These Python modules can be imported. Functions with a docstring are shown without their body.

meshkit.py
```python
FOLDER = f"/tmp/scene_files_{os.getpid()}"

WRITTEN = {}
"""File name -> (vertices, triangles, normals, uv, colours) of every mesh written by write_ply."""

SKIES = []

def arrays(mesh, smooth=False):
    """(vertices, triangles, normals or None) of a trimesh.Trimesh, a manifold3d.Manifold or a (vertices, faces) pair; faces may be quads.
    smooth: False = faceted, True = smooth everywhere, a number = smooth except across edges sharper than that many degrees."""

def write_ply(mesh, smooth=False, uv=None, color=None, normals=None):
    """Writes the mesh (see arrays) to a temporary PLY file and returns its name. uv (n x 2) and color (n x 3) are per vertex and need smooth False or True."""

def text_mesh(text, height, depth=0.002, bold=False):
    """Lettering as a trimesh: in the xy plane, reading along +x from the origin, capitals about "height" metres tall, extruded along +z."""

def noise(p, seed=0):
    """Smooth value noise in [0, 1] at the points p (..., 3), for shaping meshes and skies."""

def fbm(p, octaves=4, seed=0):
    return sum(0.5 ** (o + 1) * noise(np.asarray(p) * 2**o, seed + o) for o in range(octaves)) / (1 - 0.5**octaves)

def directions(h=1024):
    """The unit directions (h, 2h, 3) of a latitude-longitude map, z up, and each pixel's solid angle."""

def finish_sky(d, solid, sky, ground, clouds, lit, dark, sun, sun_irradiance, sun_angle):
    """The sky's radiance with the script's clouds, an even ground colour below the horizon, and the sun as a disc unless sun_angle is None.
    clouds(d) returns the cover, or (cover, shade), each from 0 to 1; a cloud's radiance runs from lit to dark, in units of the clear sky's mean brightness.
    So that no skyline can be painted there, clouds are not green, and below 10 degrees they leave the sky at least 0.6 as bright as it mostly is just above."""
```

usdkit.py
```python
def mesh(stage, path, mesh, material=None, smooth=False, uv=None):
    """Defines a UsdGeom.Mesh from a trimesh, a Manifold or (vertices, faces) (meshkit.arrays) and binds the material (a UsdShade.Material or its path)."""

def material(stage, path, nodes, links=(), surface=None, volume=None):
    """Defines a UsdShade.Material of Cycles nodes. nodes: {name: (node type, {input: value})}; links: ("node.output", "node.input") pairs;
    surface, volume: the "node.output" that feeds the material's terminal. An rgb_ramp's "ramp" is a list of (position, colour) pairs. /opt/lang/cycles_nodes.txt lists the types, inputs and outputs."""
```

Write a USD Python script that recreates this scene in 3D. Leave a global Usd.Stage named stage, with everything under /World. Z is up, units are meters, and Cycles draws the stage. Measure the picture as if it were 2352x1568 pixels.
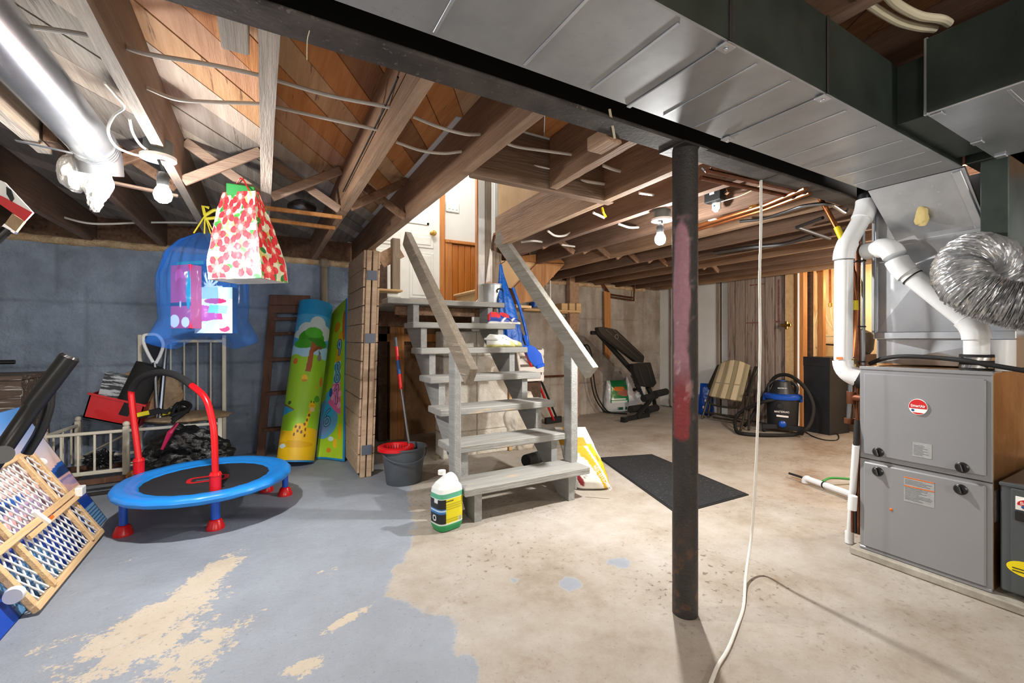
import math, random, re
import numpy as np, trimesh, manifold3d as m3, usdkit, meshkit
from shapely.geometry import Polygon, Point
from trimesh.util import concatenate as cat
from pxr import Usd, UsdGeom, UsdLux, UsdShade, Gf, Sdf, Vt
stage = Usd.Stage.CreateInMemory()
UsdGeom.SetStageUpAxis(stage, 'Z'); UsdGeom.SetStageMetersPerUnit(stage, 1.0)
UsdGeom.Xform.Define(stage, '/World'); UsdGeom.Scope.Define(stage, '/World/Looks')
rng = np.random.default_rng(7); random.seed(7)
# ---------------------------------------------------------------- camera, light, exposure
FPX, CX, HY, YAW = 1006.0, 1176.0, 780.0, math.radians(60.4)   # x runs along the steel beam, y along the joists; the camera stands at (0,0,1)
FW = np.array([math.cos(YAW), math.sin(YAW), 0.]); RT = np.array([math.sin(YAW), -math.cos(YAW), 0.]); UP = np.array([0, 0, 1.]); EYE = np.array([0, 0, 1.])
cam = UsdGeom.Camera.Define(stage, '/World/camera')
cam.CreateProjectionAttr('perspective'); cam.CreateHorizontalApertureAttr(36.0); cam.CreateVerticalApertureAttr(24.0)
cam.CreateFocalLengthAttr(36.0 * FPX / 2352); cam.CreateVerticalApertureOffsetAttr(-4 / 2352 * 36.0)
M4 = np.eye(4); M4[0, :3] = RT; M4[1, :3] = UP; M4[2, :3] = -FW; M4[3, :3] = EYE
cam.AddTransformOp().Set(Gf.Matrix4d(*M4.ravel().tolist()))
cam.CreateExposureAttr(0.0)
def lamp(name, pos, watts, col=(1, .95, .88), r=.035):
    l = UsdLux.SphereLight.Define(stage, '/World/' + name); l.CreateRadiusAttr(r); l.CreateColorAttr(Gf.Vec3f(*col)); l.CreateNormalizeAttr(True)
    l.CreateIntensityAttr(watts); l.AddTranslateOp().Set(Gf.Vec3d(*map(float, pos)))
B1 = np.array([-.338, 2.145, 1.56]); B2 = np.array([1.93, 1.72, 1.56]); B3 = np.array([5.62, 2.29, 1.60]); B4 = np.array([1.35, 3.75, 3.05])
B5 = np.array([-1.9, -1.6, 1.45]); B6 = np.array([1.0, -2.3, 1.45]); B7 = np.array([3.7, .12, 1.35]); B8 = np.array([3.9, .75, 1.62])
def led(name, pos, w, col=(1, .98, .95)):      # a base-up bulb throws most of its light down and sideways
    lamp(name, pos, w * .5, col); l = UsdLux.DiskLight.Define(stage, '/World/' + name + '_lens'); l.CreateRadiusAttr(.03); l.CreateColorAttr(Gf.Vec3f(*col)); l.CreateNormalizeAttr(True); l.CreateIntensityAttr(w * .55); l.AddTranslateOp().Set(Gf.Vec3d(float(pos[0]), float(pos[1]), float(pos[2]) - .036))
led('lamp_light', B1, 14); led('lamp_light_001', B2, 20); lamp('lamp_light_002', B3, 36, (1, .74, .42), .03); lamp('lamp_light_003', B4, 13, (1, .97, .92), .1)
lamp('lamp_light_004', B5, 22, (1, .98, .95), .06); lamp('lamp_light_005', B6, 31, (1, .98, .95), .06); lamp('lamp_light_006', B7, 16, (1, .62, .26), .03); lamp('lamp_light_007', B8, 32, (1, .96, .9), .04)
dome = UsdLux.DomeLight.Define(stage, '/World/sky_light'); dome.CreateIntensityAttr(.3); dome.CreateColorAttr(Gf.Vec3f(.85, .93, 1))
# ---------------------------------------------------------------- measuring: a photo pixel's ray meets a real plane
def ray(x, y): return FW + RT * (x - CX) / FPX + UP * (HY - y) / FPX
def F(x, y, z=0.): d = ray(x, y); return EYE + d * (z - 1) / d[2]
def Yp(x, y, Y): d = ray(x, y); return EYE + d * Y / d[1]
def Xp(x, y, X): d = ray(x, y); return EYE + d * X / d[0]
# ---------------------------------------------------------------- materials
def lin(h):
    if not isinstance(h, str): return tuple(h)
    c = [int(h[i:i + 2], 16) / 255 for i in (1, 3, 5)]
    return tuple(x / 12.92 if x <= .04045 else ((x + .055) / 1.055) ** 2.4 for x in c)
MATS = {}
def mat(name, c1, c2=None, rough=.6, metal=0, scale=6, stretch=(1, 1, 1), bump=0, bscale=60, lo=.35, hi=.65, detail=5, c3=None, c3at=.5, c3scale=3, bst=None, **pr):
    c1 = lin(c1); c2 = lin(c2) if c2 else c1
    n = {'g': ('geometry', {}), 'm': ('mapping', {'scale': stretch}), 'n': ('noise_texture', {'scale': scale, 'detail': detail, 'roughness': .6}),
         'r': ('rgb_ramp', {'ramp': [(0, c1), (lo, c1), (hi, c2), (1, c2)]}), 'p': ('principled_bsdf', dict(roughness=rough, metallic=metal, **pr))}
    l = [('g.position', 'm.vector'), ('m.vector', 'n.vector'), ('n.fac', 'r.fac')]; out = 'r.color'
    if c3:
        n['n3'] = ('noise_texture', {'scale': c3scale, 'detail': 6, 'roughness': .65}); n['r3'] = ('rgb_ramp', {'ramp': [(0, (0, 0, 0)), (c3at, (0, 0, 0)), (c3at + .08, (1, 1, 1)), (1, (1, 1, 1))]})
        n['x3'] = ('mix_color', {'b': lin(c3)}); l += [('m.vector', 'n3.vector'), ('n3.fac', 'r3.fac'), ('r3.color', 'x3.fac'), (out, 'x3.a')]; out = 'x3.result'
    l.append((out, 'p.base_color'))
    if bump:
        n['b'] = ('bump', {'strength': min(1, bump), 'distance': .01 if bump <= 1 else .01 * bump}); n['bm'] = ('mapping', {'scale': bst or stretch}); n['bn'] = ('noise_texture', {'scale': bscale, 'detail': 4, 'roughness': .6})
        l += [('g.position', 'bm.vector'), ('bm.vector', 'bn.vector'), ('bn.fac', 'b.height'), ('b.normal', 'p.normal')]
    MATS[name] = usdkit.material(stage, '/World/Looks/' + name, n, l, surface='p.BSDF')
def wood(name, c1, c2, axis=1, **k):
    st = [14, 14, 14]; st[axis] = .9
    mat(name, c1, c2, stretch=tuple(st), scale=k.pop('scale', 2.2), rough=k.pop('rough', .75), bump=k.pop('bump', .5), bscale=k.pop('bscale', 8), lo=.3, hi=.7, **k)
def colmat(name, rough=.6, metal=0, var=.12, scale=25, bump=0, bscale=60, attr='col', **pr):
    n = {'a': ('attribute', {'attribute': attr}), 'g': ('geometry', {}), 'n': ('noise_texture', {'scale': scale, 'detail': 6, 'roughness': .65}),
         'r': ('rgb_ramp', {'ramp': [(.25, (1 - var,) * 3), (.75, (1 + 0 * var,) * 3)]}), 'x': ('mix_color', {'blend_type': 'multiply', 'fac': 1.0}), 'p': ('principled_bsdf', dict(roughness=rough, metallic=metal, **pr))}
    l = [('g.position', 'n.vector'), ('n.fac', 'r.fac'), ('a.color', 'x.a'), ('r.color', 'x.b'), ('x.result', 'p.base_color')]
    if bump:
        n['b'] = ('bump', {'strength': min(1, bump), 'distance': .01 * max(1, bump)}); n['bn'] = ('noise_texture', {'scale': bscale, 'detail': 5, 'roughness': .65})
        l += [('g.position', 'bn.vector'), ('bn.fac', 'b.height'), ('b.normal', 'p.normal')]
    MATS[name] = usdkit.material(stage, '/World/Looks/' + name, n, l, surface='p.BSDF')
def colwood(name, rough=.75, axis=1):
    st_ = [14, 14, 14]; st_[axis] = .9
    n = {'a': ('attribute', {'attribute': 'col'}), 'g': ('geometry', {}), 'm': ('mapping', {'scale': st_}), 'n': ('noise_texture', {'scale': 2.2, 'detail': 6, 'roughness': .65}), 'n3': ('noise_texture', {'scale': .8, 'detail': 6, 'roughness': .65}), 'r': ('rgb_ramp', {'ramp': [(.28, (.55, .52, .5)), (.5, (.85, .84, .83)), (.72, (1.12, 1.1, 1.08))]}), 'r3': ('rgb_ramp', {'ramp': [(.40, (1, 1, 1)), (.66, (.62, .55, .5))]}),
         'x': ('mix_color', {'blend_type': 'multiply', 'fac': 1.0}), 'y': ('mix_color', {'blend_type': 'multiply', 'fac': .8}), 'b': ('bump', {'strength': .5, 'distance': .01}), 'bn': ('noise_texture', {'scale': 8, 'detail': 4, 'roughness': .6}), 'p': ('principled_bsdf', {'roughness': rough})}
    l = [('g.position', 'm.vector'), ('m.vector', 'n.vector'), ('g.position', 'n3.vector'), ('m.vector', 'bn.vector'), ('n.fac', 'r.fac'), ('n3.fac', 'r3.fac'), ('a.color', 'x.a'), ('r.color', 'x.b'), ('x.result', 'y.a'), ('r3.color', 'y.b'), ('y.result', 'p.base_color'), ('bn.fac', 'b.height'), ('b.normal', 'p.normal')]
    MATS[name] = usdkit.material(stage, '/World/Looks/' + name, n, l, surface='p.BSDF')
def emit(name, col, s): MATS[name] = usdkit.material(stage, '/World/Looks/' + name, {'e': ('emission', {'color': col, 'strength': s})}, surface='e.emission')
def film(name, tint, gloss, fac, rough=.12):
    MATS[name] = usdkit.material(stage, '/World/Looks/' + name, {'t': ('transparent_bsdf', {'color': lin(tint)}), 'p': ('principled_bsdf', {'base_color': lin(gloss), 'roughness': rough, 'coat_weight': .5}), 'm': ('mix_closure', {'fac': fac})},
                                 [('t.BSDF', 'm.closure1'), ('p.BSDF', 'm.closure2')], surface='m.closure')
# ---------------------------------------------------------------- shapes
def cb(x0, x1, y0, y1, z0, z1, b=.004):
    x0, x1 = sorted((x0, x1)); y0, y1 = sorted((y0, y1)); z0, z1 = sorted((z0, z1)); b = min(b, (x1 - x0) / 2.5, (y1 - y0) / 2.5, (z1 - z0) / 2.5)
    if b < 1e-4: return trimesh.creation.box(bounds=[[x0, y0, z0], [x1, y1, z1]])
    p = [(x, y, z) for ax in range(3) for x in ((x0, x1) if ax == 0 else (x0 + b, x1 - b)) for y in ((y0, y1) if ax == 1 else (y0 + b, y1 - b)) for z in ((z0, z1) if ax == 2 else (z0 + b, z1 - b))]
    return trimesh.convex.convex_hull(np.array(p))
def frame(d, up=(0, 0, 1)):
    d = np.asarray(d, float); d = d / np.linalg.norm(d); u = np.asarray(up, float); u = u - d * (u @ d)
    if np.linalg.norm(u) < 1e-6: u = np.array([0, 1., 0]) - d * d[1]
    if np.linalg.norm(u) < 1e-6: u = np.array([1., 0, 0]) - d * d[0]
    u /= np.linalg.norm(u); return d, np.cross(u, d), u
def put(m, o, ex, ey, ez):
    m = m.copy(); T = np.eye(4); T[:3, 0], T[:3, 1], T[:3, 2], T[:3, 3] = ex, ey, ez, o; m.apply_transform(T); return m
def bar(a, b, w, h, up=(0, 0, 1), bev=.003):
    a, b = np.asarray(a, float), np.asarray(b, float); d, s, u = frame(b - a, up); L = np.linalg.norm(b - a)
    return put(cb(0, L, -w / 2, w / 2, -h / 2, h / 2, bev), a, d, s, u)
def spline(p, n=8):
    p = np.asarray(p, float)
    if len(p) < 3: return p
    q = np.vstack([2 * p[0] - p[1], p, 2 * p[-1] - p[-2]]); out = []
    for i in range(1, len(q) - 2):
        for t in np.linspace(0, 1, n, endpoint=False):
            a, b, c, d = q[i - 1], q[i], q[i + 1], q[i + 2]
            out.append(.5 * (2 * b + (c - a) * t + (2 * a - 5 * b + 4 * c - d) * t * t + (3 * b - a - 3 * c + d) * t ** 3))
    return np.array(out + [p[-1]])
def tube(p, r, sides=12, smooth=0, cap=True):
    p = spline(p, smooth) if smooth else np.asarray(p, float); n = len(p); r = np.broadcast_to(np.asarray(r, float), (n,)) if np.ndim(r) < 1 or len(np.atleast_1d(r)) == n else np.interp(np.linspace(0, 1, n), np.linspace(0, 1, len(r)), r)
    t = np.gradient(p, axis=0); t /= np.linalg.norm(t, axis=1, keepdims=True) + 1e-12
    _, s, u = frame(t[0]); V = []; an = np.arange(sides) * 2 * np.pi / sides
    for i in range(n):
        u = u - t[i] * (u @ t[i]); u /= np.linalg.norm(u) + 1e-12; s = np.cross(u, t[i])
        V.append(p[i] + r[i] * (np.cos(an)[:, None] * s + np.sin(an)[:, None] * u))
    V = np.vstack(V); fs = []
    for i in range(n - 1):
        for j in range(sides):
            a, b, c, d = i * sides + j, i * sides + (j + 1) % sides, (i + 1) * sides + (j + 1) % sides, (i + 1) * sides + j
            fs += [(a, b, c), (a, c, d)]
    if cap:
        V = np.vstack([V, p[0], p[-1]]); k = len(V)
        for j in range(sides):
            fs += [(k - 2, (j + 1) % sides, j), (k - 1, (n - 1) * sides + j, (n - 1) * sides + (j + 1) % sides)]
    return trimesh.Trimesh(V, np.array(fs), process=False)
def cyl(a, b, r, sides=20): return tube([a, b], r, sides)
def lathe(prof, o=(0, 0, 0), n=28, axis=(0, 0, 1), sx=1, sy=1):
    prof = np.asarray(prof, float); k = len(prof); an = np.arange(n) * 2 * np.pi / n
    V = np.array([[r * np.cos(t) * sx, r * np.sin(t) * sy, z] for t in an for r, z in prof]); fs = []
    for i in range(n):
        for j in range(k - 1):
            a, b, c, d = i * k + j, ((i + 1) % n) * k + j, ((i + 1) % n) * k + j + 1, i * k + j + 1; fs += [(a, b, c), (a, c, d)]
    m = trimesh.Trimesh(V, np.array(fs), process=False); d, s, u = frame(axis, (0, 1, 0)) if abs(axis[2]) > .9 else frame(axis)
    return put(m, o, s, u, d)
def prism(poly, t, o, ex, ey):
    """poly in the plane (ex,ey) from o, extruded t along ex x ey"""
    ex, ey = np.asarray(ex, float), np.asarray(ey, float); P = poly if isinstance(poly, Polygon) else Polygon(poly)
    return put(trimesh.creation.extrude_polygon(P, t, engine='earcut'), o, ex, ey, np.cross(ex, ey))
def text(s, h, o, ex, ey, depth=.0012, bold=False, width=None):
    m = meshkit.text_mesh(s, h, depth, bold)
    if width: m.apply_scale([width / (m.bounds[1][0] - m.bounds[0][0]), 1, 1])
    ex, ey = np.asarray(ex, float), np.asarray(ey, float); return put(m, o, ex / np.linalg.norm(ex), ey / np.linalg.norm(ey), np.cross(ex, ey) / np.linalg.norm(np.cross(ex, ey)))
def blob(c, r, seed=0, amp=.25, sub=3, freq=2.5, floor=None):
    m = trimesh.creation.icosphere(sub, 1.0); v = m.vertices.copy(); k = 1 + amp * 2 * (meshkit.fbm(v * freq + 10 + seed * 3.7, 4, seed) - .5)
    v = v * k[:, None] * np.asarray(r, float) + np.asarray(c, float)
    if floor is not None: v[:, 2] = np.maximum(v[:, 2], floor)
    return trimesh.Trimesh(v, m.faces, process=False)
def grid(fn, nu, nv, closed_u=False):
    u, v = np.meshgrid(np.linspace(0, 1, nu), np.linspace(0, 1, nv), indexing='ij'); P = fn(u, v).reshape(-1, 3); fs = []
    i, j = np.meshgrid(np.arange(nu - 1), np.arange(nv - 1), indexing='ij'); a = (i * nv + j).ravel()
    fs = np.vstack([np.stack([a, a + nv, a + nv + 1], 1), np.stack([a, a + nv + 1, a + 1], 1)])
    return trimesh.Trimesh(P, fs, process=False), u.ravel(), v.ravel()
def st(*a): return np.stack(np.broadcast_arrays(*a), -1)
# ---------------------------------------------------------------- things
USED = {}
def pname(parent, name):
    k = parent + '/' + name; USED[k] = USED.get(k, -1) + 1
    return f'{parent}/{name}' + (f'_{USED[k]:03d}' if USED[k] else '')
def keys(p, **k):
    for a, b in k.items():
        if b: p.SetCustomDataByKey(a, b)
def emitmesh(path, mesh, m, smooth, off=None, col=None, attr='col'):
    if off is not None: mesh = mesh.copy(); mesh.apply_translation(-np.asarray(off))
    if col is not None: smooth = bool(smooth)
    g = usdkit.mesh(stage, path, mesh, MATS[m], smooth=smooth)
    if col is not None: UsdGeom.PrimvarsAPI(g).CreatePrimvar(attr, Sdf.ValueTypeNames.Color3fArray, 'vertex').Set(Vt.Vec3fArray.FromNumpy(np.asarray(col, np.float32)))
    return g
THINGS = []
class T:
    """a thing: an Xform at its base, parts added in world coordinates"""
    def __init__(s, name, label=None, cat=None, group=None, kind=None): s.k = dict(label=label, category=cat, group=group, kind=kind); s.name = name; s.parts = []; THINGS.append(s)
    def add(s, name, mesh, m, label=None, parent=None, smooth=35, col=None, kind=None): s.parts.append([name, mesh, m, label, parent, smooth, col, kind]); return len(s.parts) - 1
    def done(s):
        b = np.array([p[1].bounds for p in s.parts]); lo, hi = b[:, 0].min(0), b[:, 1].max(0); o = np.array([(lo[0] + hi[0]) / 2, (lo[1] + hi[1]) / 2, lo[2]])
        path = pname('/World', s.name); x = UsdGeom.Xform.Define(stage, path); x.AddTranslateOp().Set(Gf.Vec3d(*o.tolist())); keys(x.GetPrim(), **s.k); paths = []
        for name, mesh, m, label, parent, smooth, col, kind in s.parts:
            q = pname(path if parent is None else paths[parent], name); paths.append(q)
            g = emitmesh(q, mesh, m, smooth, o, col); keys(g.GetPrim(), label=label, kind=kind)
        return path
def M(name, label, cat, mesh, m, group=None, kind=None, smooth=35, col=None):
    path = pname('/World', name); b = mesh.bounds; o = np.array([(b[0][0] + b[1][0]) / 2, (b[0][1] + b[1][1]) / 2, b[0][2]])
    g = emitmesh(path, mesh, m, smooth, o, col); g.AddTranslateOp().Set(Gf.Vec3d(*o.tolist())); keys(g.GetPrim(), label=label, category=cat, group=group, kind=kind); return path
def copy(src, delta, rotz=0, label=None, cat=None, group=None):
    """another of the thing at path src: same parts, moved"""
    base = re.sub(r'_\d{3}$', '', src.split('/')[-1]); path = pname('/World', base); x = UsdGeom.Xform.Define(stage, path); p = stage.GetPrimAtPath(src)
    o = np.array(p.GetAttribute('xformOp:translate').Get()); x.GetPrim().GetReferences().AddInternalReference(src)
    x.ClearXformOpOrder(); x.GetPrim().GetAttribute('xformOp:translate').Set(Gf.Vec3d(*(o + delta).tolist())); r = x.AddRotateZOp(opSuffix='turn'); r.Set(rotz)
    x.SetXformOpOrder([UsdGeom.XformOp(x.GetPrim().GetAttribute('xformOp:translate')), r]); x.GetPrim().SetInstanceable(True); keys(x.GetPrim(), label=label, category=cat, group=group); return path
def smoothstep(a, b, x): t = np.clip((x - a) / (b - a), 0, 1); return t * t * (3 - 2 * t)
def lerp(a, b, t): a, b = np.asarray(a, float), np.asarray(b, float); t = np.asarray(t)[..., None]; return a * (1 - t) + b * t
# ---------------------------------------------------------------- materials used by the shell
wood('board_orange', '#c98a4e', '#a8652f', 1, c3='#6e4526', c3at=.62, c3scale=5); wood('board_tan', '#c9a27a', '#a77c52', 1, c3='#77553a', c3at=.6, c3scale=4)
wood('board_pale', '#c9bcae', '#a5988b', 1, c3='#6f655b', c3at=.62); wood('board_pink', '#c79a78', '#a87a59', 1, c3='#7d5840', c3at=.62); wood('board_brown', '#9a6a40', '#74492a', 1, c3='#4a3020', c3at=.6, c3scale=4); wood('board_grey', '#a39c94', '#837a70', 1, c3='#5d564e', c3at=.6)
wood('joist_tan', '#b4957a', '#93745a', 1, c3='#6a5140', c3at=.62); wood('joist_pale', '#cfc6ba', '#aaa096', 1, c3='#7d736a', c3at=.62); wood('joist_brown', '#8f6f57', '#6c4e3a', 1, c3='#453226', c3at=.6)
wood('brace_wood', '#b39a86', '#94796a', 0); wood('post_grey', '#a0917f', '#7f705f', 2, c3='#5e5044', c3at=.62); wood('stud_orange', '#c58b50', '#a46a36', 2); wood('pine', '#d9b98c', '#c59e6c', 0)
wood('wainscot', '#c4792f', '#a65c1d', 2, rough=.35, c3='#7a3d12', c3at=.68, c3scale=3); wood('trim_orange', '#c98545', '#ad672c', 2, rough=.4)
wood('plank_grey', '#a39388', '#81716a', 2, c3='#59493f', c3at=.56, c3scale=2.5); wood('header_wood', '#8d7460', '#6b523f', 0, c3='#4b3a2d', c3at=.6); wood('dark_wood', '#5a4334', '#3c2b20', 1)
mat('white_wall', '#dcdbd8', '#d2d1cd', rough=.7, scale=2); mat('white_paint', '#ebe9e4', '#dfdcd4', rough=.5, scale=4, c3='#b7ab98', c3at=.72); mat('sheet_white', '#e4e6e6', '#d8dad9', rough=.6, scale=2, c3='#a9a8a2', c3at=.74)
mat('plywood', '#cfae84', '#bb9468', rough=.7, scale=2.5, c3='#9d7a55', c3at=.66); mat('nook_wall', '#ead9ba', '#ddc9a4', rough=.8, scale=3); mat('brass', '#c9a65a', rough=.25, metal=1)
mat('foam', '#cdb595', '#b0926d', rough=.95, scale=14, bump=2, bscale=40); mat('black_iron', '#1f1c1a', '#2b2624', rough=.55, scale=9, c3='#4a4340', c3at=.66, c3scale=40, bump=.12); mat('flange_dust', '#2c2826', '#4d4641', rough=.75, scale=7, c3='#6b625b', c3at=.6, c3scale=50, bump=.15); mat('mortar', '#aaa498', '#8f897e', rough=.95, scale=20)
mat('beam_side', '#090909', '#0e0d0c', rough=.8, scale=6); mat('block_white', '#dbd6cc', '#bfb8ab', rough=.9, scale=7, bump=1, bscale=50, c3='#8b8070', c3at=.64)
colmat('concrete_wall', rough=.9, var=.4, scale=7, bump=1.6, bscale=28)
# floor: fields R paint, G chips, B stain on a mesh, torn into edges by noise
def floor_material():
    n = {'a': ('attribute', {'attribute': 'col'}), 's': ('separate_color', {}), 'g': ('geometry', {}),
         'n1': ('noise_texture', {'scale': 3.2, 'detail': 9, 'roughness': .62}), 'n2': ('noise_texture', {'scale': 16, 'detail': 8, 'roughness': .7}), 'n3': ('noise_texture', {'scale': 2.3, 'detail': 10, 'roughness': .72}), 'n4': ('noise_texture', {'scale': 70, 'detail': 4, 'roughness': .7}),
         'e0': ('math', {'math_type': 'multiply_add', 'value2': .45}), 'e1': ('math', {'math_type': 'multiply_add', 'value2': .7, 'value3': -.51}), 'e4': ('math', {'math_type': 'multiply_add', 'value2': .55}), 'pit': ('rgb_ramp', {'ramp': [(0, (.25, .22, .2)), (.33, (.5, .46, .42)), (.40, (1, 1, 1)), (1, (1, 1, 1))]}), 'n5': ('noise_texture', {'scale': 38, 'detail': 3, 'roughness': .5}), 'n6': ('noise_texture', {'scale': 1.3, 'detail': 3}), 'pf': ('map_range', {'from_min': .45, 'from_max': .62, 'clamp': True}), 'pw': ('math', {'math_type': 'multiply'}), 'mul2': ('mix_color', {'blend_type': 'multiply'}), 'p1': ('math', {'math_type': 'add'}), 'k1': ('map_range', {'from_min': .47, 'from_max': .53, 'clamp': True}),
         'e2': ('math', {'math_type': 'multiply_add', 'value2': 1.25, 'value3': -.93}), 'p2': ('math', {'math_type': 'add'}), 'k2': ('map_range', {'from_min': .48, 'from_max': .54, 'clamp': True}),
         'inv': ('math', {'math_type': 'subtract', 'value1': 1.0}), 'inv2': ('math', {'math_type': 'subtract', 'value1': 1.0}), 'pm': ('math', {'math_type': 'multiply'}),
         'bare': ('rgb_ramp', {'ramp': [(0, lin('#837668')), (.36, lin('#938778')), (.46, lin('#a1978a')), (.58, lin('#aba399')), (.7, lin('#b6b0a8')), (1, lin('#c2bcb4'))]}),
         'pnt': ('rgb_ramp', {'ramp': [(0, lin('#858a92')), (.42, lin('#8b919a')), (.6, lin('#939aa4')), (1, lin('#9aa1ab'))]}),
         'chip': ('mix_color', {'fac': .6, 'b': lin('#c9bca8')}), 'bc': ('mix_color', {}), 'mx': ('mix_color', {}), 'spk': ('rgb_ramp', {'ramp': [(0, (.45, .42, .4)), (.30, (.62, .6, .57)), (.40, (1, 1, 1)), (1, (1, 1, 1))]}),
         'mul': ('mix_color', {'blend_type': 'multiply', 'fac': .8}), 'stn': ('mix_color', {'b': lin('#84694f')}), 'e3': ('math', {'math_type': 'multiply_add', 'value2': 1.0, 'value3': -.5}), 'p3': ('math', {'math_type': 'add'}), 'k3': ('map_range', {'from_min': .4, 'from_max': .75, 'to_max': .75, 'clamp': True}),
         'hb': ('math', {'math_type': 'multiply_add', 'value2': .25}), 'b': ('bump', {'strength': .55, 'distance': .012}), 'ro': ('map_range', {'from_min': 0, 'from_max': 1, 'to_min': .8, 'to_max': .5}), 'p': ('principled_bsdf', {'roughness': .7})}
    l = [('a.color', 's.color'), ('g.position', 'n1.vector'), ('g.position', 'n2.vector'), ('g.position', 'n3.vector'), ('g.position', 'n4.vector'), ('n2.fac', 'e0.value1'), ('n1.fac', 'e0.value3'), ('e0.value', 'e1.value1'), ('g.position', 'n5.vector'), ('g.position', 'n6.vector'), ('n5.fac', 'pit.fac'), ('n6.fac', 'pf.value'), ('e1.value', 'p1.value1'), ('s.r', 'p1.value2'), ('p1.value', 'k1.value'),
         ('n4.fac', 'e4.value1'), ('n2.fac', 'e4.value3'), ('e4.value', 'e2.value1'), ('e2.value', 'p2.value1'), ('s.g', 'p2.value2'), ('p2.value', 'k2.value'), ('k2.result', 'inv.value2'), ('k1.result', 'pm.value1'), ('inv.value', 'pm.value2'),
         ('n3.fac', 'bare.fac'), ('n3.fac', 'pnt.fac'), ('bare.color', 'chip.a'), ('bare.color', 'bc.a'), ('chip.result', 'bc.b'), ('k1.result', 'bc.fac'), ('bc.result', 'mx.a'), ('pnt.color', 'mx.b'), ('pm.value', 'mx.fac'),
         ('n2.fac', 'e3.value1'), ('e3.value', 'p3.value1'), ('s.b', 'p3.value2'), ('p3.value', 'k3.value'), ('k3.result', 'stn.fac'), ('mx.result', 'stn.a'), ('stn.result', 'mul.a'), ('n4.fac', 'spk.fac'), ('spk.color', 'mul.b'), ('mul.result', 'mul2.a'), ('pit.color', 'mul2.b'), ('pf.result', 'pw.value1'), ('inv2.value', 'pw.value2'), ('pw.value', 'mul2.fac'), ('pm.value', 'inv2.value2'), ('mul2.result', 'p.base_color'),
         ('n4.fac', 'hb.value1'), ('n2.fac', 'hb.value3'), ('hb.value', 'b.height'), ('b.normal', 'p.normal'), ('pm.value', 'ro.value'), ('ro.result', 'p.roughness')]
    MATS['floor'] = usdkit.material(stage, '/World/Looks/floor', n, l, surface='p.BSDF')
floor_material()
# ---------------------------------------------------------------- floor
def blobs(X, Y, L): return np.max([a * np.exp(-(((X - x) * c + (Y - y) * s) / rx) ** 2 - ((-(X - x) * s + (Y - y) * c) / ry) ** 2) for x, y, rx, ry, t, a in L for c, s in [(math.cos(math.radians(t)), math.sin(math.radians(t)))]], axis=0)
fm, u, v = grid(lambda u, v: st(-2.3 + 8.7 * u, -2.6 + 7.7 * v, 0 * u), 218, 193)
X, Y = fm.vertices[:, 0], fm.vertices[:, 1]
bx = np.interp(Y, [-2, .9, 1.2, 1.48, 1.73, 2.0, 2.3, 2.7, 3.0, 3.3, 4.6], [.3, .38, .48, .60, .42, .58, .70, .80, .86, .84, .80])
pf = np.clip(.5 + (bx - X) * 2.6, 0, 1)
for p, r in (((1425, 1290), .10), ((1310, 1340), .07), ((1180, 1330), .05), ((1060, 1540), .09)):
    q = F(*p); pf = np.maximum(pf, .62 * np.exp(-((X - q[0]) ** 2 + (Y - q[1]) ** 2) / r ** 2 / 1.2) + .05)
ch = []
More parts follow.
